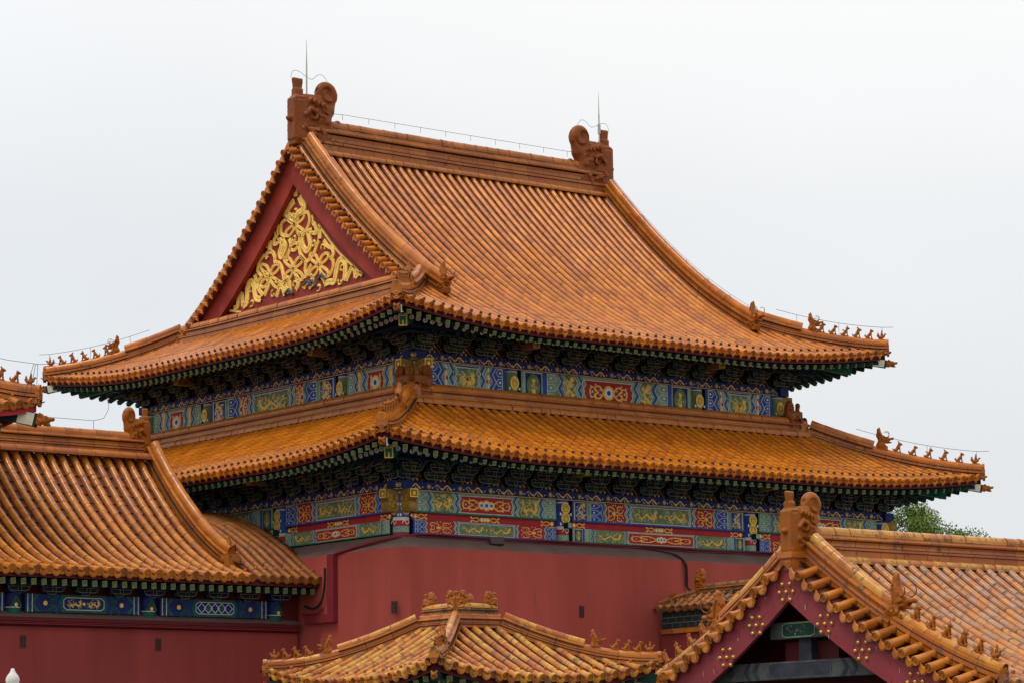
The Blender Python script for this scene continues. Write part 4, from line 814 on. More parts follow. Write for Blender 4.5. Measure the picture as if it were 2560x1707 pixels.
# gable ends: verge tiles, sloping ridges, bargeboards, wall and gilded relief
for gi, (side, sgn) in enumerate((('l', 1), ('r', -1))):
    vt = MB(); bb = MB(); gx = K1 + ACG if sgn > 0 else A - K1 - ACG
    for S in (SU[0], SU[2]):
        fa = lambda q, S=S: q if sgn > 0 else S.L - q
        D = np.arange(2.95, RUN1 - .08, .245)
        for j, d in enumerate(D):
            q = np.linspace(.26, -.24, 7); p, ta, td, nn = S.frame(np.array([fa(ACG + t) for t in q]), np.full(7, d)); p = p + nn * .0 - Z * ((.26 - q) * .22)[:, None]
            path = p[::-1]; tile_col(vt, path, td[::-1], nn[::-1], .078, .3, 'tile_hall', 'mortar')
            o = nrm(p[-1] - p[0]); disc(vt, p[-1] + o * .012, td[0], nrm(np.cross(td[0], o)), o, .09, 'tile_hall'); cap_nail(vt, p[3] + nn[3] * .08, nn[3], .045, 'nail_dark')
            dc = d + .12; pp, t1, t2, n2 = S.frame(fa(ACG - .2), dc); drip(vt, pp - Z * .12, t2, o, nrm(-n2), .19, .2, 'tile_hall')
        d = np.linspace(2.6, RUN1, 40); cols = [S(np.full(40, fa(ACG + t)), d) - Z * (.05 + (.4 - t) * .2) for t in (.4, .1, -.2)]; vt.grid(np.stack(cols, 1), 'mortar')
        # bargeboard follows the roof curve
        d = np.linspace(2.35, RUN1, 36); P = S(np.full(36, fa(ACG)), d); up = P - Z * .16; dep = .66 + .34 * (d - d[0]) / (d[-1] - d[0]); dn = P - Z * (.16 + dep)[:, None]
        for Q in (up, dn): Q[:, 0] = gx
        inn = np.array([sgn * .16, 0, 0]); bb.grid(np.stack([up + inn, up, dn, dn + inn, up + inn], 1), 'red_board')
        h = MB(); a_r = ACG + .28; dd = np.linspace(RUN1 - .12, 2.05, 40); p, ta, td, nn = S.frame(np.full(40, fa(a_r)), dd)
        ridge(h, p + nn * .02, .135, .47, 'ridge_hall', .5, top_m='tile_hall', joint='mortar_and_shade', tl=.36, rtop=.10); h.build('sloping_ridge', gable_roof)
        p, _, td, nn = S.frame(fa(a_r), 2.02); x = nrm(-td[...]); x = nrm(x * np.array([1, 1, .3])); y = nrm(np.cross(Z, x)); z = np.cross(x, y)
        hd = place(HEAD, 'ridge_beast', gable_roof, frameM(p + Z * .10, x, y, z, .84))
    vt.build('verge_tiles', gable_roof); bb.build('bargeboard', hall)
    g = MB(); wx = gx + sgn * .22; d = np.linspace(2.0, RUN1, 24); zz = ZE1 + pf1(d) - .75; v0 = K1 + d
    g.prism([(a, b) for a, b in zip(v0, zz)] + [(A - a, b) for a, b in zip(v0[::-1][1:], zz[::-1][1:])], (wx, 0, 0), (0, 1, 0), Z, (sgn * .1, 0, 0), 'red_paint'); gw = g.build('gable_wall', hall)
    if sgn > 0:
        g = MB()
        for wd, pts in ORN:
            P = catmull(pts, 4) if len(pts) > 2 else np.array(pts); t = nrm(np.gradient(P, axis=0)); n = np.stack([-t[:, 1], t[:, 0]], 1); X = lambda e, o: np.stack([np.full(len(P), wx - o), P[:, 0] + n[:, 0] * e, P[:, 1] + n[:, 1] * e], 1)
            w = wd * .70; G = [X(-w, 0), X(-w, .035), X(-w * .85, .048)] + ([X(-w * .3, .048), X(-w * .22, .03), X(w * .22, .03), X(w * .3, .048)] if wd > .06 else []) + [X(w * .85, .048), X(w, .035), X(w, 0)]
            g.grid(np.stack(G, 1), 'gold_leaf')
        AP = np.vstack([catmull(p, 3) if len(p) > 2 else np.array(p) for _, p in ORN]); rg = random.Random(4); ct = []
        for _ in range(900):                                    # small leaf curls filling the ground between the ribbons
            z_ = rg.uniform(13.75, 16.2); f = (16.9 - z_) / 3.15; v_ = 8.75 + rg.uniform(-3.4, 2.9) * f * .93; c = np.array([v_, z_])
            if np.linalg.norm(AP - c, axis=1).min() > .17 and all(np.linalg.norm(c - q) > .24 for q in ct):
                ct.append(c); t = np.linspace(0, 4.6, 9) + rg.uniform(0, 6); r_ = np.linspace(.03, .13, 9); p2 = c + np.stack([r_ * np.cos(t), r_ * np.sin(t)], 1)
                g.tube(np.stack([np.full(9, wx - .015), p2[:, 0], p2[:, 1]], 1), np.linspace(.045, .025, 9), 'gold_leaf', 5)
        for c in ((7.98, 14.02), (7.75, 13.98), (7.3, 14.08), (8.9, 13.9)): g.tube([(wx - .04, c[0] - .2, c[1] - .1), (wx - .05, c[0], c[1] + .06), (wx - .04, c[0] + .18, c[1] - .05)], .05, 'grey_wood', 5)
        g.build('gilded_relief', gw)
    sk = MB(); Sl = SU[1] if sgn > 0 else SU[3]; v = np.linspace(2.9, A - 2.9, 30); P = Sl(v - K1, np.full(30, ACG - .12)); ridge(sk, P + Z * .07, .12, .36, 'ridge_hall', .7, top_m='tile_hall', joint='mortar_and_shade', tl=.5, rtop=.10); sk.build('gable_foot_ridge', gable_roof)
# hip ridges with their beasts
def hip_set(parent, Sf, from_left, d_top, d_mid, w, h, mats, nfig, sc, head_sc, head_at, sp, tip=.0, tl=.34, joint='mortar_and_shade', kinds=(0, 1, 2, 0, 1), beam=True, name='hip_ridge', head_h=.0, horns=True, tip_gap=.15):
    a = lambda d: d if from_left else Sf.L - d
    pt = lambda d: Sf(np.vectorize(a)(d), d)
    m = MB(); d1 = np.linspace(d_top, d_mid, 16); ridge(m, pt(d1) + Z * .03, w, h, mats[0], .5, top_m=mats[1], joint=joint, tl=tl, rtop=w * .62)
    d2 = np.linspace(d_mid + .04, tip, 16); low = ridge(m, pt(d2) + Z * .02, w * .92, h * .66, mats[0], .5, top_m=mats[1], joint=joint, tl=tl, rtop=w * .6, thin=True)
    p0 = pt(np.array([tip]))[0]; q0 = pt(np.array([tip + .3]))[0]; o = nrm((p0 - q0) * np.array([1, 1, .3])); l = nrm(np.cross(o, Z)); u = np.cross(l, o)
    disc(m, p0 + o * .03 + Z * (.02 + h * .66), l, u, o, w * .72, mats[1]); disc(m, p0 + o * .04 + Z * (.0), l, u, o, w * .72, mats[1])
    m.cbox(p0 + o * .0 + Z * (h * .33), o * .1, l * w * 1.9, u * h * .4, mats[0])
    hr = m.build(name, parent)
    crest = pt(np.linspace(tip, d_top, 30)) + Z * (.02 + h * .66 + w * .5)
    ridge_figures(parent, crest, nfig, tip_gap=tip_gap, sp=sp, sc=sc, kinds=kinds)
    k = np.linalg.norm(crest[1] - crest[0]); q = head_at / k; p = crest[min(int(q), 28)]; x = nrm(o * np.array([1, 1, .2])); y = nrm(np.cross(Z, x)); z = np.cross(x, y)
    hd = place(HEAD, 'ridge_beast', parent, frameM(p - Z * (.05 - head_h), x, y, z, head_sc))
    return hr, p0, o, l, u
for Sf, lf in ((SU[0], True), (SU[0], False), (SU[2], True), (SU[2], False)):
    hip_set(gable_roof, Sf, lf, ACG + .1, 1.62, .15, .40, ('ridge_hall', 'tile_hall'), 5, .76, .60, 2.2, .345)
def corner_beams(parent, Sf, lf, d_col, pale='p_pale', bsc=.8, drop=.33, sz=1.0):
    a = lambda d: d if lf else Sf.L - d
    pt = lambda d: Sf(a(d), d)
    t = pt(.03); i = pt(1.3); x = nrm(i - t); y = nrm(np.cross(Z, x)); z = np.cross(x, y); m = MB()
    o = t - Z * drop
    m.box(o - y * .085 * sz - z * .11 * sz, (pt(d_col) - Z * drop) - o, y * .17 * sz, z * .22 * sz, 'p_dgreen'); Paint(m, o - y * .085 * sz - z * .11 * sz, y, z, -x).rect(0, 0, .17 * sz, .22 * sz, 'p_dgreen', 1)
    m.box(o + x * .05 - y * .093 * sz - z * .1 * sz, x * .4, y * .186 * sz, z * .2 * sz, pale)
    o2 = pt(.66) - Z * (drop + .26 * sz); e2 = pt(d_col + .2) - Z * (drop + .34 * sz)
    m.box(o2 - y * .11 * sz - z * .14 * sz, e2 - o2, y * .22 * sz, z * .27 * sz, 'p_teal'); p = Paint(m, o2 - y * .11 * sz - z * .14 * sz, y, z, -x); p.rect(0, 0, .22 * sz, .27 * sz, 'p_teal', 1); p.line([(.015, .015), (.205 * sz, .015), (.205 * sz, .255 * sz), (.015, .255 * sz)], .025, 'p_gold', 2, True); p.line([(.11 * sz, .02), (.11 * sz, .13 * sz)], .03, 'p_gold', 2)
    m.build('corner_beam', parent); place(CBST, 'corner_beast', parent, frameM(o - x * .06 + z * .01, -x, -y, z, bsc))
for Sf, lf in ((SU[0], True), (SU[0], False), (SU[2], True), (SU[2], False)): corner_beams(hall, Sf, lf, E1)

# ---- the skirt roof of the lower storey
E2, X2, C2, ZE2 = 1.881, .20, .38, 8.20
K2 = -E2; L2 = A - 2 * K2; RUN2 = E2 + SI - .50; pf2 = quad_prof(RUN2, 1.72, .78)
SL = four(K2, L2, ZE2, pf2, C2, X2, 5.4, 3.4)
roof = MB(); eave = roof
for i, S in enumerate(SL):
    roof_face(roof, eave, S, .2985, RT_, .30, lambda a, S=S: min(a, S.L - a, RUN2), 'tile_hall', 'mortar', tone=(.2, 1.0), lip=.05)
skirt = roof.build('skirt_roof', hall)
for S in SL:
    m = MB(); q = np.linspace(RUN2 - .2, S.L - RUN2 + .2, 12); P = S(q, np.full(12, RUN2 + .02)); ridge(m, P + Z * .03, .17, .34, 'ridge_hall', .55, top_m='ridge_hall', joint='mortar', tl=.45, rtop=.10)
    base_roll(m, S(q, np.full(12, RUN2 - .22)) + Z * .10, .11, 'ridge_hall', .32); m.build('wall_foot_ridge', skirt)
for Sf, lf in ((SL[0], True), (SL[0], False), (SL[2], True), (SL[2], False)):
    hip_set(skirt, Sf, lf, RUN2 - .1, 2.05, .15, .40, ('ridge_hall', 'tile_hall'), 5, .78, .68, 2.95, .44, tip_gap=.2)
    corner_beams(hall, Sf, lf, E2)
c0 = SI - .52
for cx, cy, dirs in ((c0, c0, ((-1, 0), (0, -1))), (A - c0, c0, ((1, 0), (0, -1))), (c0, A - c0, ((-1, 0), (0, 1)))):
    for dx, dy in dirs: place(CDRG, 'corner_dragon', skirt, frameM((cx - dx * .10 + (cx > 8) * dx * .0, cy - dy * .10, 9.80), (-dx, -dy, 0), (dy, -dx, 0), (0, 0, 1), .88))

# ---- under the eaves and the painted storeys
SIDES = [dict(o=(0, 0), ex=(1, 0), out=(0, -1)), dict(o=(0, 0), ex=(0, 1), out=(-1, 0)), dict(o=(0, A), ex=(1, 0), out=(0, 1)), dict(o=(A, 0), ex=(0, 1), out=(1, 0))]
def v3(p, z=0.0): return np.array([p[0], p[1], z], float)
BRK = {}
def bracket_proto(key, **k):
    if key not in BRK: o = bracket_mesh(**k).build('bracket_set'); COL.objects.unlink(o); BRK[key] = o
    return BRK[key]
SQ, RD = [], []
COLS = [0, W1, W1 + W2, A]
def storey(side, si, inset, zt, zb, S, H, reach, bandh, styles, two, n_r):
    sd = SIDES[side]; ex = v3(sd['ex']); out = v3(sd['out']); base = v3(sd['o']) - out * inset + ex * 0; en = out
    over = S(0, 0)                                              # noqa
    Lw = A - 2 * inset; b0 = base + ex * inset
    # backing wall behind the beams, up to the roof; its black is painted shade for the gaps
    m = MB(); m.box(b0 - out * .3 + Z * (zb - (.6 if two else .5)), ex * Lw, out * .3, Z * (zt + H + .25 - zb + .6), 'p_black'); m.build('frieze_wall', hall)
    # roof boarding and fascia
    m = MB(); a = np.linspace(.02, S.L - .02, 60); dw = inset - 0 + 0
    dwall = abs((S.P0 - (np.array(sd['o']) - np.array(sd['out']) * inset)) @ np.array(sd['out']))
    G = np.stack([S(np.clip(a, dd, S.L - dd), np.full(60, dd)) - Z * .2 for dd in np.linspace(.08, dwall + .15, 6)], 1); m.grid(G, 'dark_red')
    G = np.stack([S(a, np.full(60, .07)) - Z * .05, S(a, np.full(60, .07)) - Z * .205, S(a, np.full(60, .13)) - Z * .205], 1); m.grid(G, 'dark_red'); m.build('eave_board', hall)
    if side > 1:
        rafters(hall, S, SP, dwall, 0, S.L, 0, SQ, RD, zoff=.31)
        for i in range(4): place(bracket_proto((si, i % 2), kind=i % 2, span=.84, H=H, reach=reach), 'bracket_set', hall, frameM(b0 + ex * (.9 * i) + Z * (zt + bandh), ex, out, Z))
        m = MB(); m.box(b0 + Z * zt - out * .1 - ex * .35, ex * (Lw + .7), out * .3, Z * bandh, 'p_dblue'); m.box(b0 + Z * zb, ex * Lw, out * .1, Z * (zt - zb), 'p_green'); m.build('architrave', hall)
        return
    # purlin
    dp = dwall - reach; m = MB(); aa = np.linspace(dp, S.L - dp, 30); zp = zt + bandh + H + .09
    P = np.stack([S(np.array([q]), np.array([dp]))[0] for q in aa]); P[:, 2] = zp; m.tube(P, .1, 'eave_shade_blue', 8); m.tube(P - Z * .17, .05, 'eave_shade_green', 6)
    for q in range(int(S.L / .9)):
        pass
    m.build('eave_purlin', hall)
    # architrave with running dragons, flame boards
    m = MB(); m.box(b0 + Z * zt - out * .1 - ex * .35, ex * (Lw + .7), out * .3, Z * bandh, 'p_dblue'); band_run(m, b0 + Z * zt + out * .2 - ex * .35, ex, Z, out, Lw + .7, bandh); m.build('architrave', hall)
    m = MB(); cs = [c for c in COLS]; cs = [inset] + COLS[1:3] + [A - inset]
    for c0_, c1_ in zip(cs[:-1], cs[1:]):
        nb = max(1, int(round((c1_ - c0_) / .9))); flame_board(m, base + ex * c0_ + Z * (zt + bandh) + out * .015, ex, Z, out, c1_ - c0_, H * 1.0, .9)
    m.build('flame_board', hall)
    # bracket sets
    k = 0
    for c0_, c1_ in zip(cs[:-1], cs[1:]):
        nb = max(1, int(round((c1_ - c0_) / .9)))
        for i in range(nb + (c1_ == cs[-1])):
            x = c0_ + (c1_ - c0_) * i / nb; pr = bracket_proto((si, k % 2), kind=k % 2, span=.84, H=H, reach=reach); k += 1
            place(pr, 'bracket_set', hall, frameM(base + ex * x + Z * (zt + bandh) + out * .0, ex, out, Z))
    # beams and columns
    for bi, (c0_, c1_) in enumerate(zip(cs[:-1], cs[1:])):
        x0, x1 = c0_ + .29, c1_ - .25; L = x1 - x0; o = base + ex * x0 + out * .12; st = styles[bi]
        if not two:
            m = MB(); m.box(o - out * .2 + Z * (zb - .1), ex * L, out * .2, Z * (zt - zb + .1), 'p_dblue'); hexi(m, o + Z * zb, ex, Z, out, L, zt - zb, st, bi == 1); m.build('painted_beam', hall)
        else:
            hh = zt - zb; z1 = zb + hh * .33; z2 = zb + hh * .5
            m = MB(); m.box(o - out * .2 + Z * z2, ex * L, out * .2, Z * (zt - z2), 'p_dblue'); hexi(m, o + Z * z2, ex, Z, out, L, zt - z2, st, bi == 1); m.build('painted_beam', hall)
            m = MB(); m.box(o - out * .2 + Z * (z1 + .002), ex * L, out * .14, Z * (z2 - z1 - .004), 'p_red'); dianban(m, o - out * .06 + Z * z1, ex, Z, out, L, z2 - z1); m.build('cushion_board', hall)
            m = MB(); m.box(o - out * .2 + Z * zb, ex * L, out * .2, Z * (z1 - zb), 'p_dblue'); hexi(m, o + Z * zb, ex, Z, out, L, z1 - zb, 'G' if st == 'R' else 'R', bi == 1); m.build('painted_beam', hall)
    for c in cs if side == 0 else cs[1:]:
        m = MB(); p0 = base + ex * c; r = .205; z_lo = zb - (.12 if two else .3); hz = zt - z_lo
        corner = c in (cs[0], cs[-1])
        for f0, f1, mm in ((0, .12, 'red_paint'), (.12, .24, 'p_green'), (.24, .36, 'p_red' if two else 'p_teal'), (.36, .43, 'p_pale'), (.43, .93, 'p_blue' if two else 'p_olive'), (.93, .96, 'p_pale'), (.96, 1.0, 'p_blue')):
            m.lathe([(r, z_lo + hz * f0), (r, z_lo + hz * f1)], (p0[0], p0[1], 0), mm, 16)
        for dvec in ((out,) if not corner else ([out, v3(SIDES[1]['out'])] if c == cs[0] else [out, v3(SIDES[3]['out'])])):
            dvec = np.array(dvec); e = nrm(np.cross(Z, dvec)); pz = Paint(m, p0 + dvec * (r + .002), e, Z, dvec)
            for q in ([.6, .82] if two else [.66]): z = z_lo + hz * q; pz.circ((0, z), .15, 'p_gold', 1, 12, 1.0 if two else 1.3); pz.spiral((0, z), .05, .11, 0, 9, .022, 'p_olive', 2, 14); pz.circ((0, z), .04, 'p_gold', 3, 8); [pz.poly([(sx_ * .19, z - .1), (sx_ * .12, z - .15), (sx_ * .19, z - .2)], 'p_white', 1) for sx_ in (-1, 1)]
            if two: pz.strip(catmull([(-.12, z_lo + hz * .3), (-.05, z_lo + hz * .36), (.02, z_lo + hz * .28), (.1, z_lo + hz * .34)], 4), .018, 'p_white', 1)
        o = m.build('column', hall)
        if not corner:                                          # gilt beam head above the column
            m = MB(); c3 = p0 + out * (reach + .16) + Z * (zt + bandh + H - .17); c3 = c3 + Z * .05; m.cbox(c3, ex * .22, out * .5, Z * .24, 'p_bronze'); p = Paint(m, c3 + out * .25 - ex * .11 - Z * .12, ex, Z, out); p.line([(.015, .015), (.205, .015), (.205, .225), (.015, .225)], .022, 'p_gold', 1, True)
            for q in range(3): p.spiral((.06 + q * .05, .08 + .04 * (q % 2) * 2), .015, .04, q, q + 5, .015, 'p_gold', 1, 8)
            m.build('beam_head', hall)
            if two: m = MB(); m.cbox(p0 + out * .26 + Z * (zb + hz * .34), ex * .13, out * .22, Z * .15, 'p_dgreen'); Paint(m, p0 + out * .37 + Z * (zb + hz * .34 - .075) - ex * .065, ex, Z, out).rect(.012, .012, .118, .138, 'p_green', 1); m.build('tenon_block', hall)
    # crossing gilt beam ends at the corners
    for c, sg in ((cs[0], -1), (cs[-1], 1)):
        m = MB(); p0 = base + ex * c; hb = (zt - zb) * (.52 if two else .82); d = ex * sg
        pr = [(.16, hb), (.16, .0), (.46, .0), (.5, hb * .16), (.5, hb * .42), (.45, hb * .48), (.5, hb * .56), (.55, hb * .62), (.55, hb)]
        m.prism(pr, p0 + Z * (zt - hb) - out * .13, d, Z, out * .26, 'p_bronze'); p = Paint(m, p0 + d * .552 + Z * (zt - hb * .38) - out * .12, out, Z, d); p.line([(.01, .01), (.23, .01), (.23, hb * .36), (.01, hb * .36)], .03, 'p_gold', 1, True); p.circ((.12, hb * .18), .05, 'p_gold', 1, 8)
        p = Paint(m, p0 + Z * (zt - hb) + out * .13, d, Z, out)
        for q in range(8): p.spiral((.2 + .04 * q, hb * (.2 + .6 * ((q * 37) % 10) / 10)), .015, .045, q, q + 4.5, .016, 'p_gold', 1, 7)
        m.build('beam_end', hall)
    rafters(hall, S, SP, dwall, 0, S.L, n_r, SQ, RD, zoff=.31)
for i in (0, 1, 2, 3):
    storey(i, 0, SI, 11.03, 10.27, SU[i], .46, .74, .22, ('R', 'G', 'R') if i == 0 else ('G', 'R', 'G'), False, 26)
    storey(i, 1, 0.0, 7.395, 6.335, SL[i], .56, .70, .22, ('G', 'R', 'G') if i == 0 else ('R', 'G', 'R'), True, 24)
merge_stuff(SQ, 'flying_rafter', hall); merge_stuff(RD, 'round_rafter', hall)
# ---- masonry base
b = MB(); ze, zi = 5.93, 6.30; hi = .16; of = .9; ch = .5; st = 8.56
ofl = .72
plan = [(-ofl, A + of), (-ofl, -of + ch), (-of + ch, -of), (st, -of), (st, -of + .12), (A + of, -of + .12), (A + of, A + of)]
inn = [(-hi, A + hi), (-hi, -hi + .02), (-hi + .02, -hi), (st, -hi), (st, -hi), (A + hi, -hi), (A + hi, A + hi)]
for i in range(len(plan)):
    p, q, u, w = plan[i], plan[(i + 1) % len(plan)], inn[i], inn[(i + 1) % len(plan)]
    n = 24; T = np.linspace(0, 1, n); lp = np.array([(p[0] + (q[0] - p[0]) * t, p[1] + (q[1] - p[1]) * t) for t in T])
    b.grid(np.stack([np.c_[lp, np.full(n, GND)], np.c_[lp, np.full(n, ze)]], 1), 'red_wall')
base_wall = b.build('masonry_base', hall)
b = MB()
for i in range(len(plan)):
    p, q, u, w = plan[i], plan[(i + 1) % len(plan)], inn[i], inn[(i + 1) % len(plan)]
    n = 30; T = np.linspace(0, 1, n); G = []
    for f in (0, .12, .5, 1):
        z = ze + (zi - ze) * (f ** .85); G.append(np.array([((p[0] + (q[0] - p[0]) * t) * (1 - f) + (u[0] + (w[0] - u[0]) * t) * f, (p[1] + (q[1] - p[1]) * t) * (1 - f) + (u[1] + (w[1] - u[1]) * t) * f, z + (.0 if f in (0,) else 0)) for t in T]))
    b.grid(np.stack(G, 1), 'ledge_plaster', None, True)
b.build('sloping_ledge', hall)
for (x, z, fr) in ((4.99, 4.5, 0), (-.72, 4.47, 1), (11.3, 4.5, 0)):
    m = MB(); nv = np.array([0, -1., 0]) if fr == 0 else np.array([-.707, -.707, 0]); e = np.array([1., 0, 0]) if fr == 0 else np.array([.707, -.707, 0])
    o = np.array([x, -of if fr == 0 else -of + ch + (-.9 - -.72) * 0 - .18, z]) if fr == 0 else np.array([-.9 + .22, -.9 + .28, z])
    o = o + nv * .004; m.box(o - e * .08 - Z * .15, e * .16, nv * .012, Z * .3, 'vent_dark'); p = Paint(m, o - e * .08 - Z * .15 + nv * .012, e, Z, nv); p.rect(.02, .025, .14, .275, 'cable_black', 1)
    for c in ((.08, .07), (.07, .15), (.09, .23)): p.spiral(c, .012, .045, 0, 5, .03, 'vent_dark', 2, 8)
    m.build('wall_vent', hall)
# lightning conductor wire on pins
m = MB(); zr = 18.95
pts = [(3.75, A / 2, 18.95), (4.0, A / 2, zr + .10)] + [(u, A / 2, zr + .12) for u in np.linspace(4.3, A - 4.2, 10)] + [(A - 3.9, A / 2, zr + .14)]
wire(m, pts, .006, [np.array(p) for p in pts[2:-1]], .16)
for x, d in ((2.5, 1), (A - 2.5, -1)):
    q = [(0.02, 19.9), (.1, 20.1), (.3, 20.12), (.55, 20.0), (.75, 19.95), (.95, 20.1), (1.15, 20.1), (1.34, 19.8), (1.3, 19.4), (1.2, 19.2), (1.35, 19.1), (1.5, 18.98)]
    wire(m, catmull([(x + d * a, A / 2, b) for a, b in q], 4), .006)
for S, sg in ((SU[0], 1), (SU[0], -1), (SU[2], 1)):
    dd = np.linspace(RUN1 - .2, 2.2, 14); a_ = ACG + .4; p, ta, td, nn = S.frame(np.full(14, a_ if sg > 0 else S.L - a_), dd); P = p + nn * .68; wire(m, P, .005, list(P[1::2]), .16)
for Ss, dh, hz in ((SU, 2.75, .62), (SL, 3.0, .62)):
    for S, lf in ((Ss[0], True), (Ss[0], False), (Ss[2], True)):
        dd = np.linspace(dh - .7, -.12, 12); P = np.array([S(d if lf else S.L - d, max(d, 0)) for d in dd]); P[:, 2] += hz + .10
        P[-1] = P[-2] + (P[-2] - P[-3]) * np.array([1, 1, .1]); wire(m, P, .006, list(P[[2, 6, 10]]), .5)
    for S in Ss[:2]:
        a = np.linspace(.8, S.L - .8, 34); p, ta, td, nn = S.frame(a, np.full(34, .62)); P = p + nn * .24; wire(m, P, .004, list(P[::2]), .16)
m.build('lightning_wire', gable_roof)
# ================================================================== side wing with the lower roof, on the left
wing = thing('side_hall', 'lower side hall at left with worn orange tiled roof joined to the great hall', 'side hall', (-6, 6, GND))
ZW, RW, RISEW = 5.30, 4.9, 3.5; pw = quad_prof(RW, RISEW, .34); UL = -12.6
SWf = Slope((UL, 2.4), (1, 0), (0, 1), -2.62 - UL, ZW, pw, left=False, right=False); SWb = Slope((UL, 12.2), (1, 0), (0, -1), -2.62 - UL, ZW, pw, left=False, right=False)
xs = np.array([0, .5, 1.5, 2.75, 4.05, 5.5, 6.2]); zs = np.array([0, .26, .88, 1.50, 1.88, 2.14, 2.2]); 
SWe = Slope((-2.62, 2.4), (1, 0), (0, 1), 1.98, ZW, lambda d: np.interp(d, xs, zs) , left=False, right=False)
m = MB(); e = m
roof_face(m, e, SWf, .33, .092, .40, lambda a: RW - .12, 'tile_wing', 'mortar_and_shade', nail='nail_glaze', point=False, pan='pan_pale', dr=.85)
roof_face(m, e, SWe, .30, .08, .40, lambda a: 6.1, 'tile_worn', 'mortar_and_shade', nail='nail_glaze', point=False, pan='pan_pale', dr=.85)
roof_face(m, MB(), SWb, .33, .105, .40, lambda a: RW - .12, 'tile_wing', 'mortar_and_shade', ends=False)
wr = m.build('tiled_roof', wing)
m = MB(); ridge(m, [(UL, 7.3, 8.86), (-3.0, 7.3, 8.86)], .19, .44, 'ridge_old', .75, top_m='tile_wing', joint='mortar_and_shade', tl=.45, rtop=.11); base_roll(m, [(UL, 6.98, 8.72), (-2.9, 6.98, 8.72)], .11, 'ridge_old', .45, 'mortar_and_shade'); m.build('main_ridge', wr)
place(DRAG2, 'ridge_dragon', wr, Matrix(((-.56, 0, 0, -2.74), (0, .8, 0, 7.3), (0, 0, .80, 8.86), (0, 0, 0, 1))))
m = MB(); dd = np.linspace(RW + .02, 1.12, 40); p, ta, td, nn = SWf.frame(np.full(40, SWf.L - .12), dd); ridge(m, p + nn * .02, .16, .40, 'ridge_old', .55, top_m='tile_wing', joint='mortar_and_shade', tl=.4, rtop=.12); sr = m.build('sloping_ridge', wr)
m2 = MB(); p, ta, td, nn = SWf.frame(SWf.L - .12, 1.05); m2.cbox(p + Z * .12, np.array([.34, 0, 0]), np.array([0, .36, 0]), Z * .34, 'ridge_old'); m2.build('beast_plinth', wr)
hd = place(HEAD, 'ridge_beast', wr, frameM(p + Z * .26, (.0, -1, 0), (1, 0, 0), (0, 0, 1), .52))
m = MB(); d = np.linspace(.3, RW, 20); z = ZW + pw(d) - .1; v = 2.4 + d; m.prism([(a, b) for a, b in zip(v, z)] + [(14.6 - a, b) for a, b in zip(v[::-1][1:], z[::-1][1:])], (-2.75, 0, 0), (0, 1, 0), Z, (.1, 0, 0), 'red_paint'); m.build('gable_wall', wing)
m = MB(); a = np.linspace(UL, -.74, 40); G = []
for dv in (.08, .5, 1.2): G.append(np.stack([a, np.full(40, 2.4 + dv), np.full(40, ZW + float(pw(dv)) - .18)], 1))
m.grid(np.stack(G, 1), 'p_black'); m.grid(np.stack([np.stack([a, np.full(40, 2.47), np.full(40, zz)], 1) for zz in (ZW - .04, ZW - .17)], 1), 'dark_red'); m.build('eave_board', wing)
X, Y = np.array([1., 0, 0]), np.array([0, 1., 0])
nW = int((-.85 - UL) / .27)
stq = []
for i in range(nW):
    u = -.9 - i * .272; M = frameM((u, 2.52, ZW - .27), (0, .8, .26), (-1.12, 0, 0), (0, -.02, 1.25)); place(RSQ, 'flying_rafter', wing, M)
m = MB(); m.cbox(((UL - .78) / 2, 2.98, 5.07), X * (-.78 - UL), Y * .16, Z * .17, 'p_dblue'); m.build('eave_purlin', wing)
m = MB(); m.box((UL, 3.42, 4.3), X * (-1.3 - UL), Y * .2, Z * 1.2, 'dark_red'); m.box((-1.3, 3.3, 4.3), X * .5, Y * .2, Z * 1.25, 'dark_red'); m.build('frieze_wall', wing)
WC = [-12.5, -8.87, -5.17, -1.47]
brw = [bracket_mesh(k, span=.78, H=.36, reach=.34, tiers=2).build('bracket_set') for k in (0, 1)]
for o in brw: COL.objects.unlink(o)
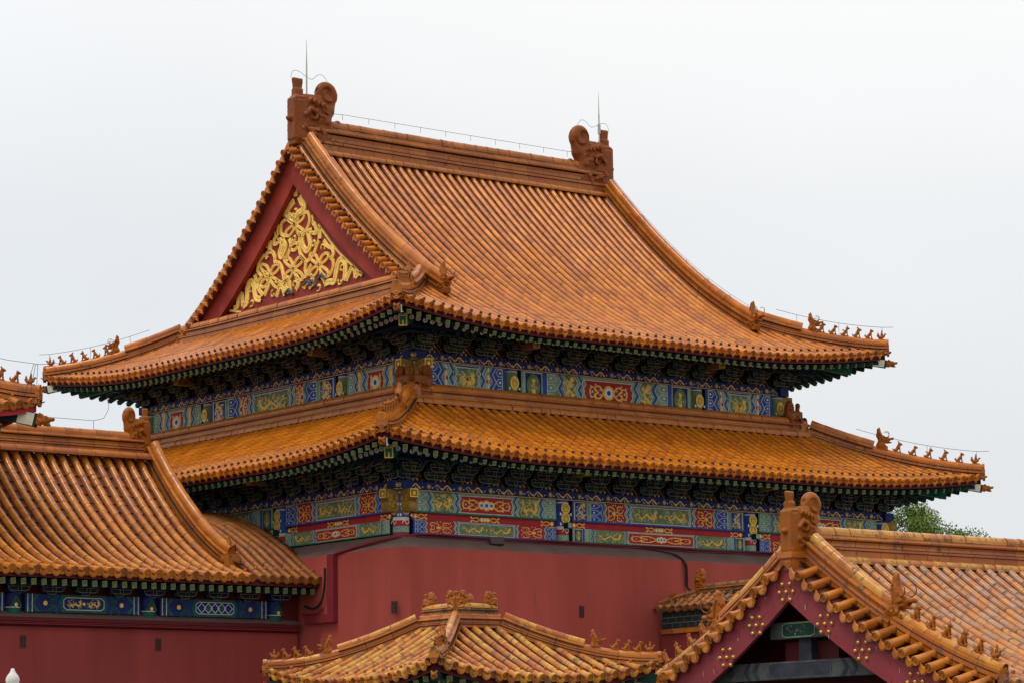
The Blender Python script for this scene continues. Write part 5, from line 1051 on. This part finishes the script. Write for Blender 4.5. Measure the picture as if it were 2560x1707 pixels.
for j, (c0_, c1_) in enumerate(zip(WC[:-1], WC[1:])):
    for i in range(5 if j == 2 else 4):
        u = c0_ + (c1_ - c0_) * (i + .04) / 4; place(brw[(i + j) % 2], 'bracket_set', wing, frameM((u, 3.34, 4.80), (1, 0, 0), (0, -1, 0), (0, 0, 1)))
    L = c1_ - c0_ - .56; h = .42; m = MB(); m.box((c0_ + .28, 3.26, 4.38), X * L, Y * .16, Z * h, 'p_dblue'); p = Paint(m, (c0_ + .28, 3.26, 4.38), X, Z, -Y); p.rect(0, 0, L, h, 'p_dblue', 1)
    def chev(x, f, w, mm, k): P = [(x, 0), (x + f * h * .45, h * .5), (x, h)]; p.poly([(a + f * w, b) for a, b in P] + P[::-1], mm, k)
    for f in (1, -1):
        q = lambda t: t * .66 if f > 0 else L - t * .66
        p.rect(min(q(0), q(.08)), 0, max(q(0), q(.08)), h, 'w_blue', 2); p.rect(min(q(.1), q(.26)), 0, max(q(.1), q(.26)), h, 'w_teal', 2)
        for t in (.09, .27): p.line([(q(t), 0), (q(t), h)], .018, 'p_pale', 3)
        chev(q(.60), -f, .12, 'w_teal', 2); chev(q(.46), -f, .12, 'w_blue', 2)
        for t, zz, r in ((.80, .5, .17), (1.10, .06, .17), (1.10, .95, .16)):
            if 0 <= zz <= 1:
                for n_ in range(8): an = n_ * PI / 4; cx, cz = q(t) + r * .68 * math.cos(an), h * zz + r * .68 * math.sin(an); 
                for n_ in range(8):
                    an = n_ * PI / 4; cx, cz = q(t) + r * .68 * math.cos(an), h * zz + r * .68 * math.sin(an)
                    if .02 < cz < h - .02: p.circ((cx, cz), r * .27, 'w_teal' if t > 1 else 'w_blue', 2, 7); p.circ((cx, cz), r * .13, 'p_black', 3, 6)
                if .05 < h * zz < h - .03: p.circ((q(t), h * zz), r * .34, 'p_gold', 4, 8)
        P0_ = 1.36; p.poly([(q(P0_), 0), (q(P0_ + .12), h * .5), (q(P0_), h), (q(P0_ - .1), h), (q(P0_ + .02), h * .5), (q(P0_ - .1), 0)], 'w_blue', 2)
    p.poly([(.98, 0), (L - .98, 0), (L - .9, h * .5), (L - .98, h), (.98, h), (.9, h * .5)], 'w_teal', 3)
    c = [(1.02, h * .3), (1.1, h * .16), (L - 1.1, h * .16), (L - 1.02, h * .3), (L - 1.02, h * .7), (L - 1.1, h * .84), (1.1, h * .84), (1.02, h * .7)]
    p.poly(c, 'p_dblue', 4); p.line(c, .016, 'p_pale', 5, True)
    if j == 1: p.dragon(1.1, L / 2 - .03, h * .2, h * .8, k=5); p.dragon(L / 2 + .03, L - 1.1, h * .2, h * .8, k=5); p.circ((L / 2, h / 2), .04, 'p_gold', 6, 8)
    else:
        for q_ in range(5): x_ = 1.18 + (L - 2.36) * q_ / 4; p.poly([(x_ - .12, h * .5), (x_, h * .22), (x_ + .12, h * .5), (x_, h * .78)], 'w_blue' if q_ % 2 == 0 else 'w_teal', 5); p.line([(x_ - .12, h * .5), (x_, h * .22), (x_ + .12, h * .5), (x_, h * .78)], .014, 'p_white', 6, True)
    m.build('painted_beam', wing)
for c in WC[1:]:
    m = MB(); r = .2
    for z0, z1, mm in ((4.30, 4.36, 'w_teal'), (4.36, 4.46, 'w_teal'), (4.46, 4.48, 'p_pale'), (4.48, 4.8, 'p_dblue')): m.lathe([(r, z0), (r, z1)], (c, 3.4, 0), mm, 14)
    p = Paint(m, (c, 3.195, 0), X, Z, -Y); p.line([(-.13, 4.5), (0, 4.74), (.13, 4.5)], .045, 'w_teal', 1); p.circ((0, 4.53), .05, 'p_gold', 2, 7); p.circ((0, 4.6), .035, 'w_teal', 2, 6)
    m.build('column', wing); m = MB(); m.prism([(-.2, 0), (.2, 0), (.24, .12), (.24, .3), (-.24, .3), (-.24, .12)], (c, 3.14, 4.82), X, Z, Y * .2, 'w_blue'); m.cbox((c + .04, 3.05, 5.08), X * .3, Y * .3, Z * .16, 'w_teal'); m.build('column_block', wing)
m = MB(); a = np.linspace(UL, -.88, 30); R_ = lambda v, z: np.stack([a, np.full(30, v), np.full(30, z)], 1)
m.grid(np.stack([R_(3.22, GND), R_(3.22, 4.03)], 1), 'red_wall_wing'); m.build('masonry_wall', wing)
m = MB(); m.grid(np.stack([R_(3.4, 4.40), R_(3.06, 4.245)], 1), 'ledge_plaster'); m.grid(np.stack([R_(3.06, 4.245), R_(3.06, 4.15), R_(3.13, 4.14), R_(3.13, 4.05), R_(3.22, 4.03)], 1), 'dark_red'); m.build('wall_coping', wing)
m = MB()
for z in (4.085, 4.125): m.tube([(UL, 3.09, z), (-3, 3.09, z), (-.95, 3.09, z)], .017, 'duct_red', 5)
m.build('conduit', wing)
for x in (-8.667, -4.966):
    m = MB(); o = np.array([x, 3.216, 3.67]); m.box(o - X * .08 - Z * .15, X * .16, -Y * .012, Z * .3, 'vent_dark'); p = Paint(m, o - X * .08 - Z * .15 - Y * .012, X, Z, -Y); p.rect(.02, .025, .14, .275, 'cable_black', 1)
    for c in ((.07, .07), (.09, .15), (.08, .23)): p.spiral(c, .012, .045, 0, 5, .03, 'vent_dark', 2, 8)
    m.build('wall_vent', wing)
m = MB(); pts = [(u, 7.3, 9.62) for u in np.linspace(-9.5, -4.4, 5)]; wire(m, pts + [(-4.1, 7.3, 9.7)], .006, [np.array(q) for q in pts], .22); wire(m, catmull([(-4.1, 7.3, 9.7), (-3.95, 7.3, 10.0), (-4.02, 7.3, 10.3), (-3.7, 7.3, 10.4), (-3.45, 7.3, 10.25), (-3.2, 7.3, 10.3)], 4), .006); m.build('lightning_wire', wr)

# ================================================================== roof corner of the building beyond the left edge
lft = thing('corner_building', 'upswept eave corner of a neighbouring hall at the left edge, above the side hall ridge', 'hall', (-12, 8, GND))
ZC = 9.13; pc = quad_prof(4.2, 2.9, .7); kw = dict(c=.36, x=.1, Lc=3.5, Ld=4)
SCf = Slope((-18.0, 4.22), (1, 0), (0, 1), 10.1, ZC, pc, left=False, right=True, **kw); SCr = Slope((-7.9, 4.22), (0, 1), (-1, 0), 10.1, ZC, pc, left=True, right=False, **kw)
m = MB(); e = m; roof_face(m, e, SCf, .33, .095, .4, lambda a: min(10.1 - a, 4.2), 'tile_wing', 'mortar_and_shade', nail='nail_glaze', point=False, pan='pan_pale', dr=.85); roof_face(m, e, SCr, .33, .095, .4, lambda a: min(a, 4.2), 'tile_wing', 'mortar_and_shade', nail='nail_glaze', point=False, pan='pan_pale', dr=.85)
cr = m.build('tiled_roof', lft)
hr, p0, o, l, u = hip_set(cr, SCf, False, 4.1, 2.2, .17, .44, ('ridge_old', 'tile_wing'), 3, .82, .8, 3.0, .38, tl=.42, tip_gap=.22)
corner_beams(lft, SCf, False, 1.6, bsc=1.15, drop=.45, sz=1.5)
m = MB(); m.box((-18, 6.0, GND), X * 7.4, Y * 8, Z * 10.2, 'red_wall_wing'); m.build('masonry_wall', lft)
m = MB(); q = np.linspace(.02, 10.08, 30); m.grid(np.stack([SCf(np.minimum(q, 10.1 - dd), np.full(30, dd)) - Z * .2 for dd in (.08, .8, 1.9)], 1), 'dark_red'); m.grid(np.stack([SCr(np.maximum(q, dd), np.full(30, dd)) - Z * .2 for dd in (.08, .8, 1.9)], 1), 'dark_red'); m.grid(np.stack([SCf(q, np.full(30, .07)) - Z * zz for zz in (.03, .26)], 1), 'p_red'); m.grid(np.stack([SCr(q, np.full(30, .07)) - Z * zz for zz in (.03, .26)], 1), 'p_red'); m.build('eave_board', lft)
m = MB(); dd = np.linspace(4, -.5, 10); P = np.array([SCf(10.1 - d, max(d, 0)) for d in dd]); P[:, 2] += .92; P[-1] = P[-2] + (P[-2] - P[-3]) * np.array([1.2, 1.2, -.1]); wire(m, P, .006); 
for j in (-.05, .0, .06): m.tube([P[-2] + np.array([j - .1, 0, 0]), P[-2] + np.array([j * 3 - .25, 0, -.8])], .007, 'wire_dark', 4)
m.build('lightning_wire', cr)

# ================================================================== small square pavilion in front
PX, PY = -15.236, -22.03
pav = thing('pavilion', 'small square pavilion with flat-topped yellow and orange tiled roof in front of the red wall', 'pavilion', (PX, PY, GND))
HE, HR = 2.06, .41; kp = dict(c=.235, x=.07, Lc=1.7, Ld=1.6); RP = HE - HR; pp_ = quad_prof(RP, .84, .80); ZP = 1.645
def sq4(cx, cy, he, z0, pf, **kw): return [Slope((cx - he, cy - he), (1, 0), (0, 1), 2 * he, z0, pf, **kw), Slope((cx - he, cy - he), (0, 1), (1, 0), 2 * he, z0, pf, **kw), Slope((cx - he, cy + he), (1, 0), (0, -1), 2 * he, z0, pf, **kw), Slope((cx + he, cy - he), (0, 1), (-1, 0), 2 * he, z0, pf, **kw)]
SPV = sq4(PX, PY, HE, ZP, pp_, **kp)
m = MB(); e = m
for S in SPV: roof_face(m, e, S, .232, .052, .30, lambda a, S=S: min(a, S.L - a, RP), 'tile_old', 'mortar_and_shade', nail='nail_glaze', point=False, pan='pan_pale', nail_d=.2, dr=.8)
pr_ = m.build('tiled_roof', pav)
for Sf, lf in ((SPV[0], True), (SPV[0], False), (SPV[2], True), (SPV[2], False)):
    hip_set(pr_, Sf, lf, RP - .02, 1.08 / 1.414, .075, .19, ('ridge_old', 'tile_old'), 3, .46, .33, 1.06, .175, joint='mortar_and_shade', tl=.28, tip_gap=.13, kinds=(0, 2, 0), horns=True)
    corner_beams(pav, Sf, lf, .6, bsc=.46, drop=.22, sz=.7, pale='p_dgreen')
m = MB(); zr = ZP + .84
sqp = lambda r, z: [(PX - r, PY - r, z), (PX + r, PY - r, z), (PX + r, PY + r, z), (PX - r, PY + r, z)]
for i in range(4):
    q = sqp(HR + .02, zr + .02); ridge(m, [q[i], q[(i + 1) % 4]], .065, .16, 'ridge_old', .32, joint='mortar_and_shade', tl=.3, rtop=.03)
    q = sqp(HR - .02, zr + .16); a_, b_ = np.array(q[i]), np.array(q[(i + 1) % 4]); ridge(m, [a_, b_], .05, .16, 'tile_dark', .3, top_m='tile_old', joint='mortar_and_shade', tl=.24, rtop=.045)
m.box((PX - HR, PY - HR, zr - .2), X * 2 * HR, Y * 2 * HR, Z * .36, 'mortar_and_shade'); crown = m.build('crown_ridge', pr_)
for i, (sx, sy) in enumerate(((-1, -1), (1, -1), (1, 1), (-1, 1))):
    c = np.array([PX + sx * (HR - .03), PY + sy * (HR - .03), zr + .15])
    for dx, dy in ((-sx, 0), (0, -sy)): place(CDRG2, 'corner_dragon', pr_, frameM(c + np.array([dx, dy, 0]) * .0, (dx, dy, 0), (-dy, dx, 0), (0, 0, 1), .335))
m = MB()
for S in SPV: q = np.linspace(.02, S.L - .02, 20); m.grid(np.stack([S(np.clip(q, dd, S.L - dd), np.full(20, dd)) - Z * .13 for dd in (.05, .4, .9)], 1), 'p_black'); m.grid(np.stack([S(q, np.full(20, .05)) - Z * .02, S(q, np.full(20, .05)) - Z * .14], 1), 'dark_red')
m.build('eave_board', pav)
for S in SPV[:2]:
    for i in range(18):
        a = (i + .5) * S.L / 18; p = S(a, .1) - Z * .2; q = S(a + (S.L / 2 - a) * .15, .7) - Z * .2; x = q - p; L = np.linalg.norm(x); x /= L; y = nrm(np.cross(Z, x)); place(RSQ, 'rafter', pav, frameM(p, x * L, y * .75, np.cross(x, y) * .75))
for sx in (-1, 1):
    for sy in (-1, 1): m = MB(); m.lathe([(.16, GND), (.16, GND + .15), (.12, GND + .2), (.12, 1.5)], (PX + sx * 1.35, PY + sy * 1.35, 0), 'red_paint', 14); m.build('column', pav)
for i in range(4): q = sqp(1.35, 1.22); a_, b_ = np.array(q[i]), np.array(q[(i + 1) % 4]); m = MB(); n_ = nrm(np.cross(b_ - a_, Z)); m.box(a_ - n_ * .06, b_ - a_, n_ * .12, Z * .26, 'p_dblue'); hexi(m, a_ + nrm(b_ - a_) * .15 + n_ * .062, nrm(b_ - a_), Z, n_, 2.4, .26, 'G'); m.build('painted_beam', pav)
m = MB(); m.box((PX - 1.9, PY - 1.9, GND), X * 3.8, Y * 3.8, Z * .14, 'marble'); m.build('stone_base', pav)

# ================================================================== gate building with studded bargeboards, lower right
UG, VR = -10.13, -23.92
gate = thing('gate_hall', 'small gate hall at lower right with gold studded purple bargeboards and weathered tile roof', 'gate hall', (-4, VR, GND))
RG, RISEG, ZG = 4.10, 2.22, 1.47; pg = quad_prof(RG, RISEG, .60); LG = 13.0
SGf = Slope((UG - .02, VR - RG), (1, 0), (0, 1), LG, ZG, pg, left=False, right=False); SGb = Slope((UG - .02, VR + RG), (1, 0), (0, -1), LG, ZG, pg, left=False, right=False)
m = MB(); e = m
for S in (SGf, SGb): roof_face(m, e, S, .272, .068, .40, lambda a: RG - .06, 'tile_gate', 'mortar', nail='nail_glaze', point=False, pan='pan_pale', dr=.8, a0=.30)
gr = m.build('tiled_roof', gate)
m = MB(); ridge(m, [(UG + .35, VR, 3.74), (UG + LG, VR, 3.74)], .135, .34, 'ridge_old', .55, top_m='tile_old', joint='mortar', tl=.34, rtop=.085)
for sy in (-1, 1): base_roll(m, [(UG + .45, VR + sy * .19, 3.60), (UG + LG, VR + sy * .19, 3.60)], .075, 'tile_old', .3, 'mortar')
m.build('main_ridge', gr)
place(DRAG2, 'ridge_dragon', gr, Matrix(((.54, 0, 0, UG - .02), (0, .78, 0, VR), (0, 0, .66, 3.72), (0, 0, 0, 1))))
m = MB(); m.box((UG - .05, VR - .17, 3.62), X * .5, Y * .34, Z * .1, 'ridge_old'); m.box((UG - .02, VR - .14, 3.42), X * .4, Y * .28, Z * .2, 'ridge_old'); p = Paint(m, (UG - .02, VR - .14, 3.42), Y, Z, -X)
p.line([(.02, .02), (.26, .02), (.26, .18), (.02, .18)], .025, 'beast_glaze', 2, True)
for q in range(3): p.spiral((.08 + q * .06, .1), .015, .05, q * 2, q * 2 + 5, .018, 'beast_glaze', 2, 8)
m.build('dragon_plinth', gr)
vt = MB()
for S, sy in ((SGf, -1), (SGb, 1)):
    for d in np.arange(.18, RG - .2, .272):
        q = np.linspace(.32, -.10, 8); p, ta, td, nn = S.frame(q, np.full(8, d)); p = p - Z * ((.32 - q) * .28)[:, None] + Z * .02; r_ = random.random()
        tile_col(vt, p[::-1], td[::-1], nn[::-1], .07, .34, 'tile_wing', 'mortar'); o = nrm(p[-1] - p[0]); disc(vt, p[-1] + o * .012, td[0], nrm(np.cross(td[0], o)), o, .078, 'tile_wing')
        pp, t1, t2, n2 = S.frame(-.06, d + .136); drip(vt, pp - Z * .12, t2, nrm(o), nrm(-n2), .2, .15, 'tile_wing', None, False)
        pan_o, _, _, _ = S.frame(np.array([.4, -.08]), np.full(2, d + .136))
    d = np.linspace(.0, RG, 30); vt.grid(np.stack([S(np.full(30, t), d) - Z * (.04 + (.45 - t) * .28) for t in (.45, .2, -.05)], 1), 'mortar')
    m = MB(); dd = np.linspace(RG - .04, 2.2, 24); p, ta, td, nn = S.frame(np.full(24, .40), dd); ridge(m, p + nn * .01, .11, .36, 'ridge_old', .5, top_m='tile_old', joint='mortar', tl=.36, rtop=.082)
    dd = np.linspace(2.18, .02, 24); p, ta, td, nn = S.frame(np.full(24, .40), dd); ridge(m, p + nn * .01, .10, .24, 'ridge_old', .5, top_m='tile_old', joint='mortar', tl=.34, rtop=.07, thin=True)
    q0, o = p[-1], nrm(p[-1] - p[-2]); o = nrm(o * np.array([1, 1, .3])); l = X; disc(m, q0 + o * .03 + Z * .20, l, np.cross(l, o), o, .085, 'tile_old'); disc(m, q0 + o * .05 - Z * .02, l, np.cross(l, o), o, .085, 'tile_old'); m.cbox(q0 + Z * .08, X * .2, o * .1, Z * .14, 'ridge_old')
    sr = m.build('sloping_ridge', gr)
    crest = S(np.full(30, .40), np.linspace(0, 2.15, 30)) + Z * .33; ridge_figures(gr, crest, 5, tip_gap=.12, sp=.345, sc=.64)
    p, _, td, nn = S.frame(.40, 2.12); x = nrm(-td * np.array([1, 1, .4])); y = nrm(np.cross(Z, x)); hd = place(HEAD, 'ridge_beast', gr, frameM(p + Z * .12, x, y, np.cross(x, y), .76))
vt.build('verge_tiles', gr)
bb = MB()
for S in (SGf, SGb):
    d = np.linspace(-.1, RG, 30); P = S(np.full(30, 0.), d); up = P - Z * .15; dn = P - Z * (.15 + .60)
    for Q in (up, dn): Q[:, 0] = UG
    inn = X * .07; bb.grid(np.stack([up + inn, up, dn, dn + inn, up + inn], 1), 'purple_board')
pb = Paint(bb, (UG, VR, 0), Y, Z, -X); rg = random.Random(9)
for _ in range(120):                                           # weathering cracks along the grain, with a few flakes of bare wood
    v = rg.uniform(-RG, RG); zt = ZG + float(pg(np.array(RG - abs(v)))) - .17; z0 = zt - rg.uniform(.05, .5); L_ = rg.uniform(.03, .11); sl = .12 * (1 if v < 0 else -1)
    pb.strip([(v, z0), (v + sl * L_ * .5 + rg.uniform(-.006, .006), z0 - L_ * .5), (v + sl * L_, z0 - L_)], [.002, rg.uniform(.005, .011), .002], 'p_pale' if rg.random() < .18 else 'cable_black', 1)
brg = bb.build('bargeboard', gate); m = MB(); m.lathe([(.040, -.01), (.040, .0), (.033, .026), (.018, .038), (.001, .042)], (0, 0, 0), 'gold_stud', 10, (-1, 0, 0)); STUD = m.build('gilt_stud'); COL.objects.unlink(STUD)
for cv, cz in ((-23.9, 3.08), (-23.19, 2.59), (-22.48, 2.11), (-24.74, 2.53), (-25.54, 2.08), (-26.62, 1.556)):
    for dv, dz in ((0, 0), (-.155, .0), (.155, .0), (-.085, .125), (.085, .125), (-.085, -.125), (.085, -.125)):
        place(STUD, 'gilt_stud', brg, Matrix.Translation((UG, cv + dv, cz + dz)))
# gable recess: boards and old painted tie beams
m = MB(); d = np.linspace(0, RG, 20); z = ZG + pg(d) - .12; v = VR - RG + d; m.prism([(VR - RG, GND + 2.5)] + [(a, b) for a, b in zip(v, z)] + [(2 * VR - a, b) for a, b in zip(v[::-1][1:], z[::-1][1:])] + [(VR + RG, GND + 2.5)], (UG + .95, 0, 0), (0, 1, 0), Z, (.15, 0, 0), 'dark_red'); m.build('gable_wall', gate)
for z, h, w, st in ((2.36, .26, 1.3, 0), (1.72, .28, 4.4, 1), (1.05, .3, 6.6, 1)):
    m = MB(); m.box((UG + .22, VR - w / 2, z), X * .4, Y * w, Z * h, 'faded_paint'); p = Paint(m, (UG + .22, VR - w / 2, z), Y, Z, -X)
    cw = min(w * .28, .7); P = [(w / 2 - cw, h * .2), (w / 2 - cw + .08, h * .08), (w / 2 + cw - .08, h * .08), (w / 2 + cw, h * .2), (w / 2 + cw, h * .8), (w / 2 + cw - .08, h * .92), (w / 2 - cw + .08, h * .92), (w / 2 - cw, h * .8)]
    p.poly(P, 'p_dgreen' if st == 0 else 'faded_dark', 1); p.line(P, .02, 'p_olive' if st == 0 else 'faded_paint', 2, True)
    if st == 0: p.dragon(w / 2 - cw + .05, w / 2 + cw - .05, h * .15, h * .85, 'faded_paint', k=2)
    else:
        for f in (-1, 1):
            for k_ in range(2): p.zig(w / 2 + f * (cw + .25 + k_ * .2), h, .1 * f, .08, 'faded_dark', 2)
            p.circ((w / 2 + f * (cw + .9), h * .5), h * .3, 'faded_dark', 2, 8)
    m.build('tie_beam', gate)
m = MB(); m.box((UG + .35, VR - .14, 2.0), X * .25, Y * .28, Z * .36, 'faded_dark'); m.box((UG + .5, VR - .6, 2.02), X * .15, Y * 1.2, Z * .3, 'dark_red'); m.build('king_post', gate)
m = MB(); m.box((UG + 1.1, VR - 3.2, GND), X * 11.5, Y * 6.4, Z * 3.3, 'red_wall'); m.build('masonry_wall', gate)

# ================================================================== wall with a tiled cap running out from the hall
cw = thing('capped_wall', 'short red wall with dark old tiled cap and green brick cornice beside the great hall wall', 'wall', (8, -5, GND))
UW = 7.40; SWc = Slope((UW, -1.0), (0, -1), (1, 0), 8.0, 4.60, quad_prof(.55, .36, .85), c=.02, x=0, left=True, right=False, Lc=1); SWd = Slope((UW + 1.1, -1.0), (0, -1), (-1, 0), 8.0, 4.60, quad_prof(.55, .36, .85), left=False, right=False)
m = MB(); e = m; roof_face(m, e, SWc, .285, .068, .3, lambda a: min(.5, .12 + a * .5), 'tile_dark', 'mortar_and_shade', nail='nail_glaze', point=False, pan='pan_pale', nail_d=.2, dr=.75); roof_face(m, e, SWd, .285, .068, .3, lambda a: min(.5, .12 + a * .5), 'tile_dark', 'mortar_and_shade', nail='nail_glaze', point=False, pan='pan_pale', nail_d=.2, dr=.75)
ct = m.build('tile_cap', cw)
m = MB(); ridge(m, [(UW + .55, -2.15, 4.95), (UW + .55, -9, 4.97)], .09, .2, 'tile_dark', .4, top_m='tile_dark', joint='mortar_and_shade', tl=.3, rtop=.06); ridge(m, [(UW + .55, -2.1, 4.95), (UW + .3, -1.55, 4.82), (UW + .1, -1.1, 4.68)], .06, .12, 'tile_dark', .4, top_m='tile_dark', joint='mortar_and_shade', tl=.25, rtop=.045); m.build('cap_ridge', ct)
place(CDRG2, 'ridge_dragon', ct, frameM((UW + .55, -2.0, 4.98), (0, -1, 0), (1, 0, 0), (0, 0, 1), .52)); place(HEAD, 'ridge_beast', ct, frameM((UW + .24, -1.45, 4.80), (-.55, .83, 0), (-.83, -.55, 0), (0, 0, 1), .30))
m = MB(); m.box((UW + .13, -9, 4.10), X * .84, Y * 7.9, Z * .46, 'brick_dark'); p = Paint(m, (UW + .13, -9, 4.10), Y, Z, -X)
for k_ in range(3):
    p.line([(0, .14 + k_ * .14), (7.9, .14 + k_ * .14)], .014, 'brick_line', 1)
    for q in range(26): p.line([(q * .3 + (k_ % 2) * .15, .14 * k_), (q * .3 + (k_ % 2) * .15, .14 * (k_ + 1))], .012, 'brick_line', 1)
m.build('brick_cornice', cw); m = MB()
for q in range(18): m.box((UW + .08, -9 + q * .44, 3.97), X * .94, Y * .432, Z * .12, 'tile_dark' if q % 3 else 'ridge_old')
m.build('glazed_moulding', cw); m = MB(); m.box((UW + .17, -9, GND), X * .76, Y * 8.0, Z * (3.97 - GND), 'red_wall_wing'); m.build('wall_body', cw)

# ================================================================== cables, duct, lamp
m = MB()
for k_, off in enumerate((-.03, 0, .03)):
    m.tube(catmull([(7.2, -.28, 6.26 + off * .3), (7.9, -.42, 6.2), (8.35 + off, -.70, 6.10), (8.50 + off, -.96, 5.85), (8.54 + off, -.97, 5.5), (8.56 + off * .8, -.98, 5.2), (8.62 + off, -1.3, 5.05)], 5), .017, 'cable_black', 6)
o = m.build('cable_bundle', loc0=(8.5, -.9, 5.2)); o.location = (8.5, -.9, 5.2); tag(o, 'black cable bundle dropping from the ledge down the red wall to the capped wall', 'cable')
m = MB(); m.tube(catmull([(8.6, -1.2, 5.1), (8.3, -1.6, 4.98), (8.0, -2.2, 4.92), (7.85, -3.0, 4.9), (7.8, -4.0, 5.0), (7.8, -4.6, 5.08)], 6), .014, 'cable_black', 5)
o = m.build('slack_cable', loc0=(8, -2, 5)); o.location = (8, -2, 5); tag(o, 'thin slack cable drooping over the dark tiled wall cap', 'cable')
m = MB()
for k_, (v, z, r, mm) in enumerate(((-.20, 6.315, .022, 'duct_red'), (-.30, 6.262, .018, 'cable_black'), (-.36, 6.235, .014, 'duct_red'))):
    m.tube([(.25, v - .02, z)] + [(u, v, z + .012 * math.sin(u * 1.7 + k_)) for u in np.linspace(1, A, 26)], r, mm, 5)
m.tube(catmull([(-.78, 1.7, 5.93), (-.66, .9, 6.05), (-.55, .1, 6.15), (-.38, -.3, 6.20), (.3, -.24, 6.30)], 5), .04, 'duct_red', 6)
m.build('ledge_conduit', hall)
m = MB(); m.box((-.86, 1.68, 4.24), X * .13, Y * .27, Z * 1.68, 'duct_red'); m.box((-.85, 1.95, 4.24), X * .12, Y * 1.0, Z * .2, 'duct_red'); m.build('cable_duct', hall)
m = MB(); m.tube(catmull([(-.81, 3.0, 4.7), (-.81, 2.6, 4.62), (-.81, 2.3, 4.75), (-.80, 2.15, 5.1), (-.80, 2.12, 5.6)], 5), .03, 'cable_black', 5); m.tube(catmull([(-.81, 3.1, 4.5), (-.81, 2.5, 4.48), (-.81, 2.2, 4.6)], 5), .025, 'duct_red', 5)
m.build('duct_pipe', hall)
fl = thing('floodlight', 'small grey box floodlight tilted on the ledge above the red wall', 'lamp', (2.5, -.6, 6.08)); m = MB(); q = nrm(np.array([-.3, -1, .5])); e_ = nrm(np.cross(Z, q)); u_ = np.cross(q, e_)
m.cbox(np.array([2.5, -.62, 6.2]), e_ * .36, q * .1, u_ * .2, 'lamp_grey'); m.build('lamp_body', fl); m = MB(); m.tube([(2.5, -.52, 6.06), (2.5, -.58, 6.16)], .03, 'cable_black', 6); m.box((2.36, -.66, 6.03), X * .28, Y * .2, Z * .03, 'cable_black'); m.build('bracket', fl)

# ================================================================== tree, post, ground
tree = thing('tree', 'bushy green tree rising behind the gate hall ridge at right', 'tree', (27.0, 9.1, GND))
TC = np.array([27.0, 9.1, 7.2])
t = MB(); t.tube([(27.0, 9.1, GND), (26.9, 9.2, 2), (27.1, 9.0, 4.5), (27.0, 9.1, 6.5)], [.32, .26, .2, .12], 'bark', 10)
rg = np.random.default_rng(3); cl = []
for i in range(70):
    while True:
        v = rg.normal(size=3); v /= np.linalg.norm(v)
        if v[2] > -.55: break
    c = TC + v * np.array([2.5, 2.5, 1.95]) * rg.uniform(.45, 1.0) ** .6 + np.array([.1, -.2, 0]); cl.append(c)
for px_ in ((1.5, -1.2, .2), (1.75, -1.4, -.1), (1.2, -1.0, .7), (1.7, -1.3, .6), (1.4, -1.1, -.3)): cl.append(TC + np.array(px_))
for c in cl[::3] + cl[-5:]: t.tube(catmull([(27.0, 9.1, rg.uniform(2.5, 5.5)), (TC * .5 + c * .5) + np.array([0, 0, -.35]), c], 4), np.linspace(.07, .012, 9), 'bark', 5)
t.build('trunk', tree); lf = MB()
for c in cl:
    n = 420; r = rg.uniform(.35, .68); v = rg.normal(size=(n, 3)); v /= np.linalg.norm(v, axis=1)[:, None]; P = c + v * (r * rg.uniform(.2, 1.05, (n, 1)) ** .6) * np.array([1, 1, .75])
    a = nrm(rg.normal(size=(n, 3))); b = nrm(np.cross(a, rg.normal(size=(n, 3)))); sz = rg.uniform(.03, .058, (n, 1))
    Q = np.stack([P - a * sz, P + b * sz * .55, P + a * sz, P - b * sz * .55], 1); f = np.arange(n * 4).reshape(n, 4); h = rg.random()
    lf.add(Q.reshape(-1, 3), f, 'leaf_light' if h > .6 else 'leaf', rg.random())
lf.build('crown', tree)
PO = np.array([-22.57, -21.39, 1.80]); post = thing('balustrade_post', 'white marble balustrade post with onion finial at the lower left corner', 'post', (PO[0], PO[1], .30))
m = MB(); m.lathe([(.001, 0), (.022, -.004), (.03, -.03), (.04, -.055), (.075, -.10), (.094, -.14), (.096, -.175), (.085, -.21), (.07, -.235), (.062, -.25), (.088, -.255), (.092, -.27), (.092, -.42), (.06, -.43)], PO, 'marble', 24); m.build('finial', post)
m = MB(); m.lathe([(.1, -.42), (.1, -1.5)], PO, 'marble', 4); m.build('shaft', post)
m = MB(); m.box((-26.5, -23.5, GND), X * 5.2, Y * 3.4, Z * 2.0, 'marble'); o = m.build('terrace'); o['kind'] = 'structure'
m = MB(); m.add([(-900, -900, GND), (900, -900, GND), (900, 900, GND), (-900, 900, GND)], [(0, 1, 2, 3)], 'paving'); o = m.build('ground'); o['kind'] = 'structure'
for o in list(bpy.data.objects):
    if not o.users_collection: bpy.data.objects.remove(o)
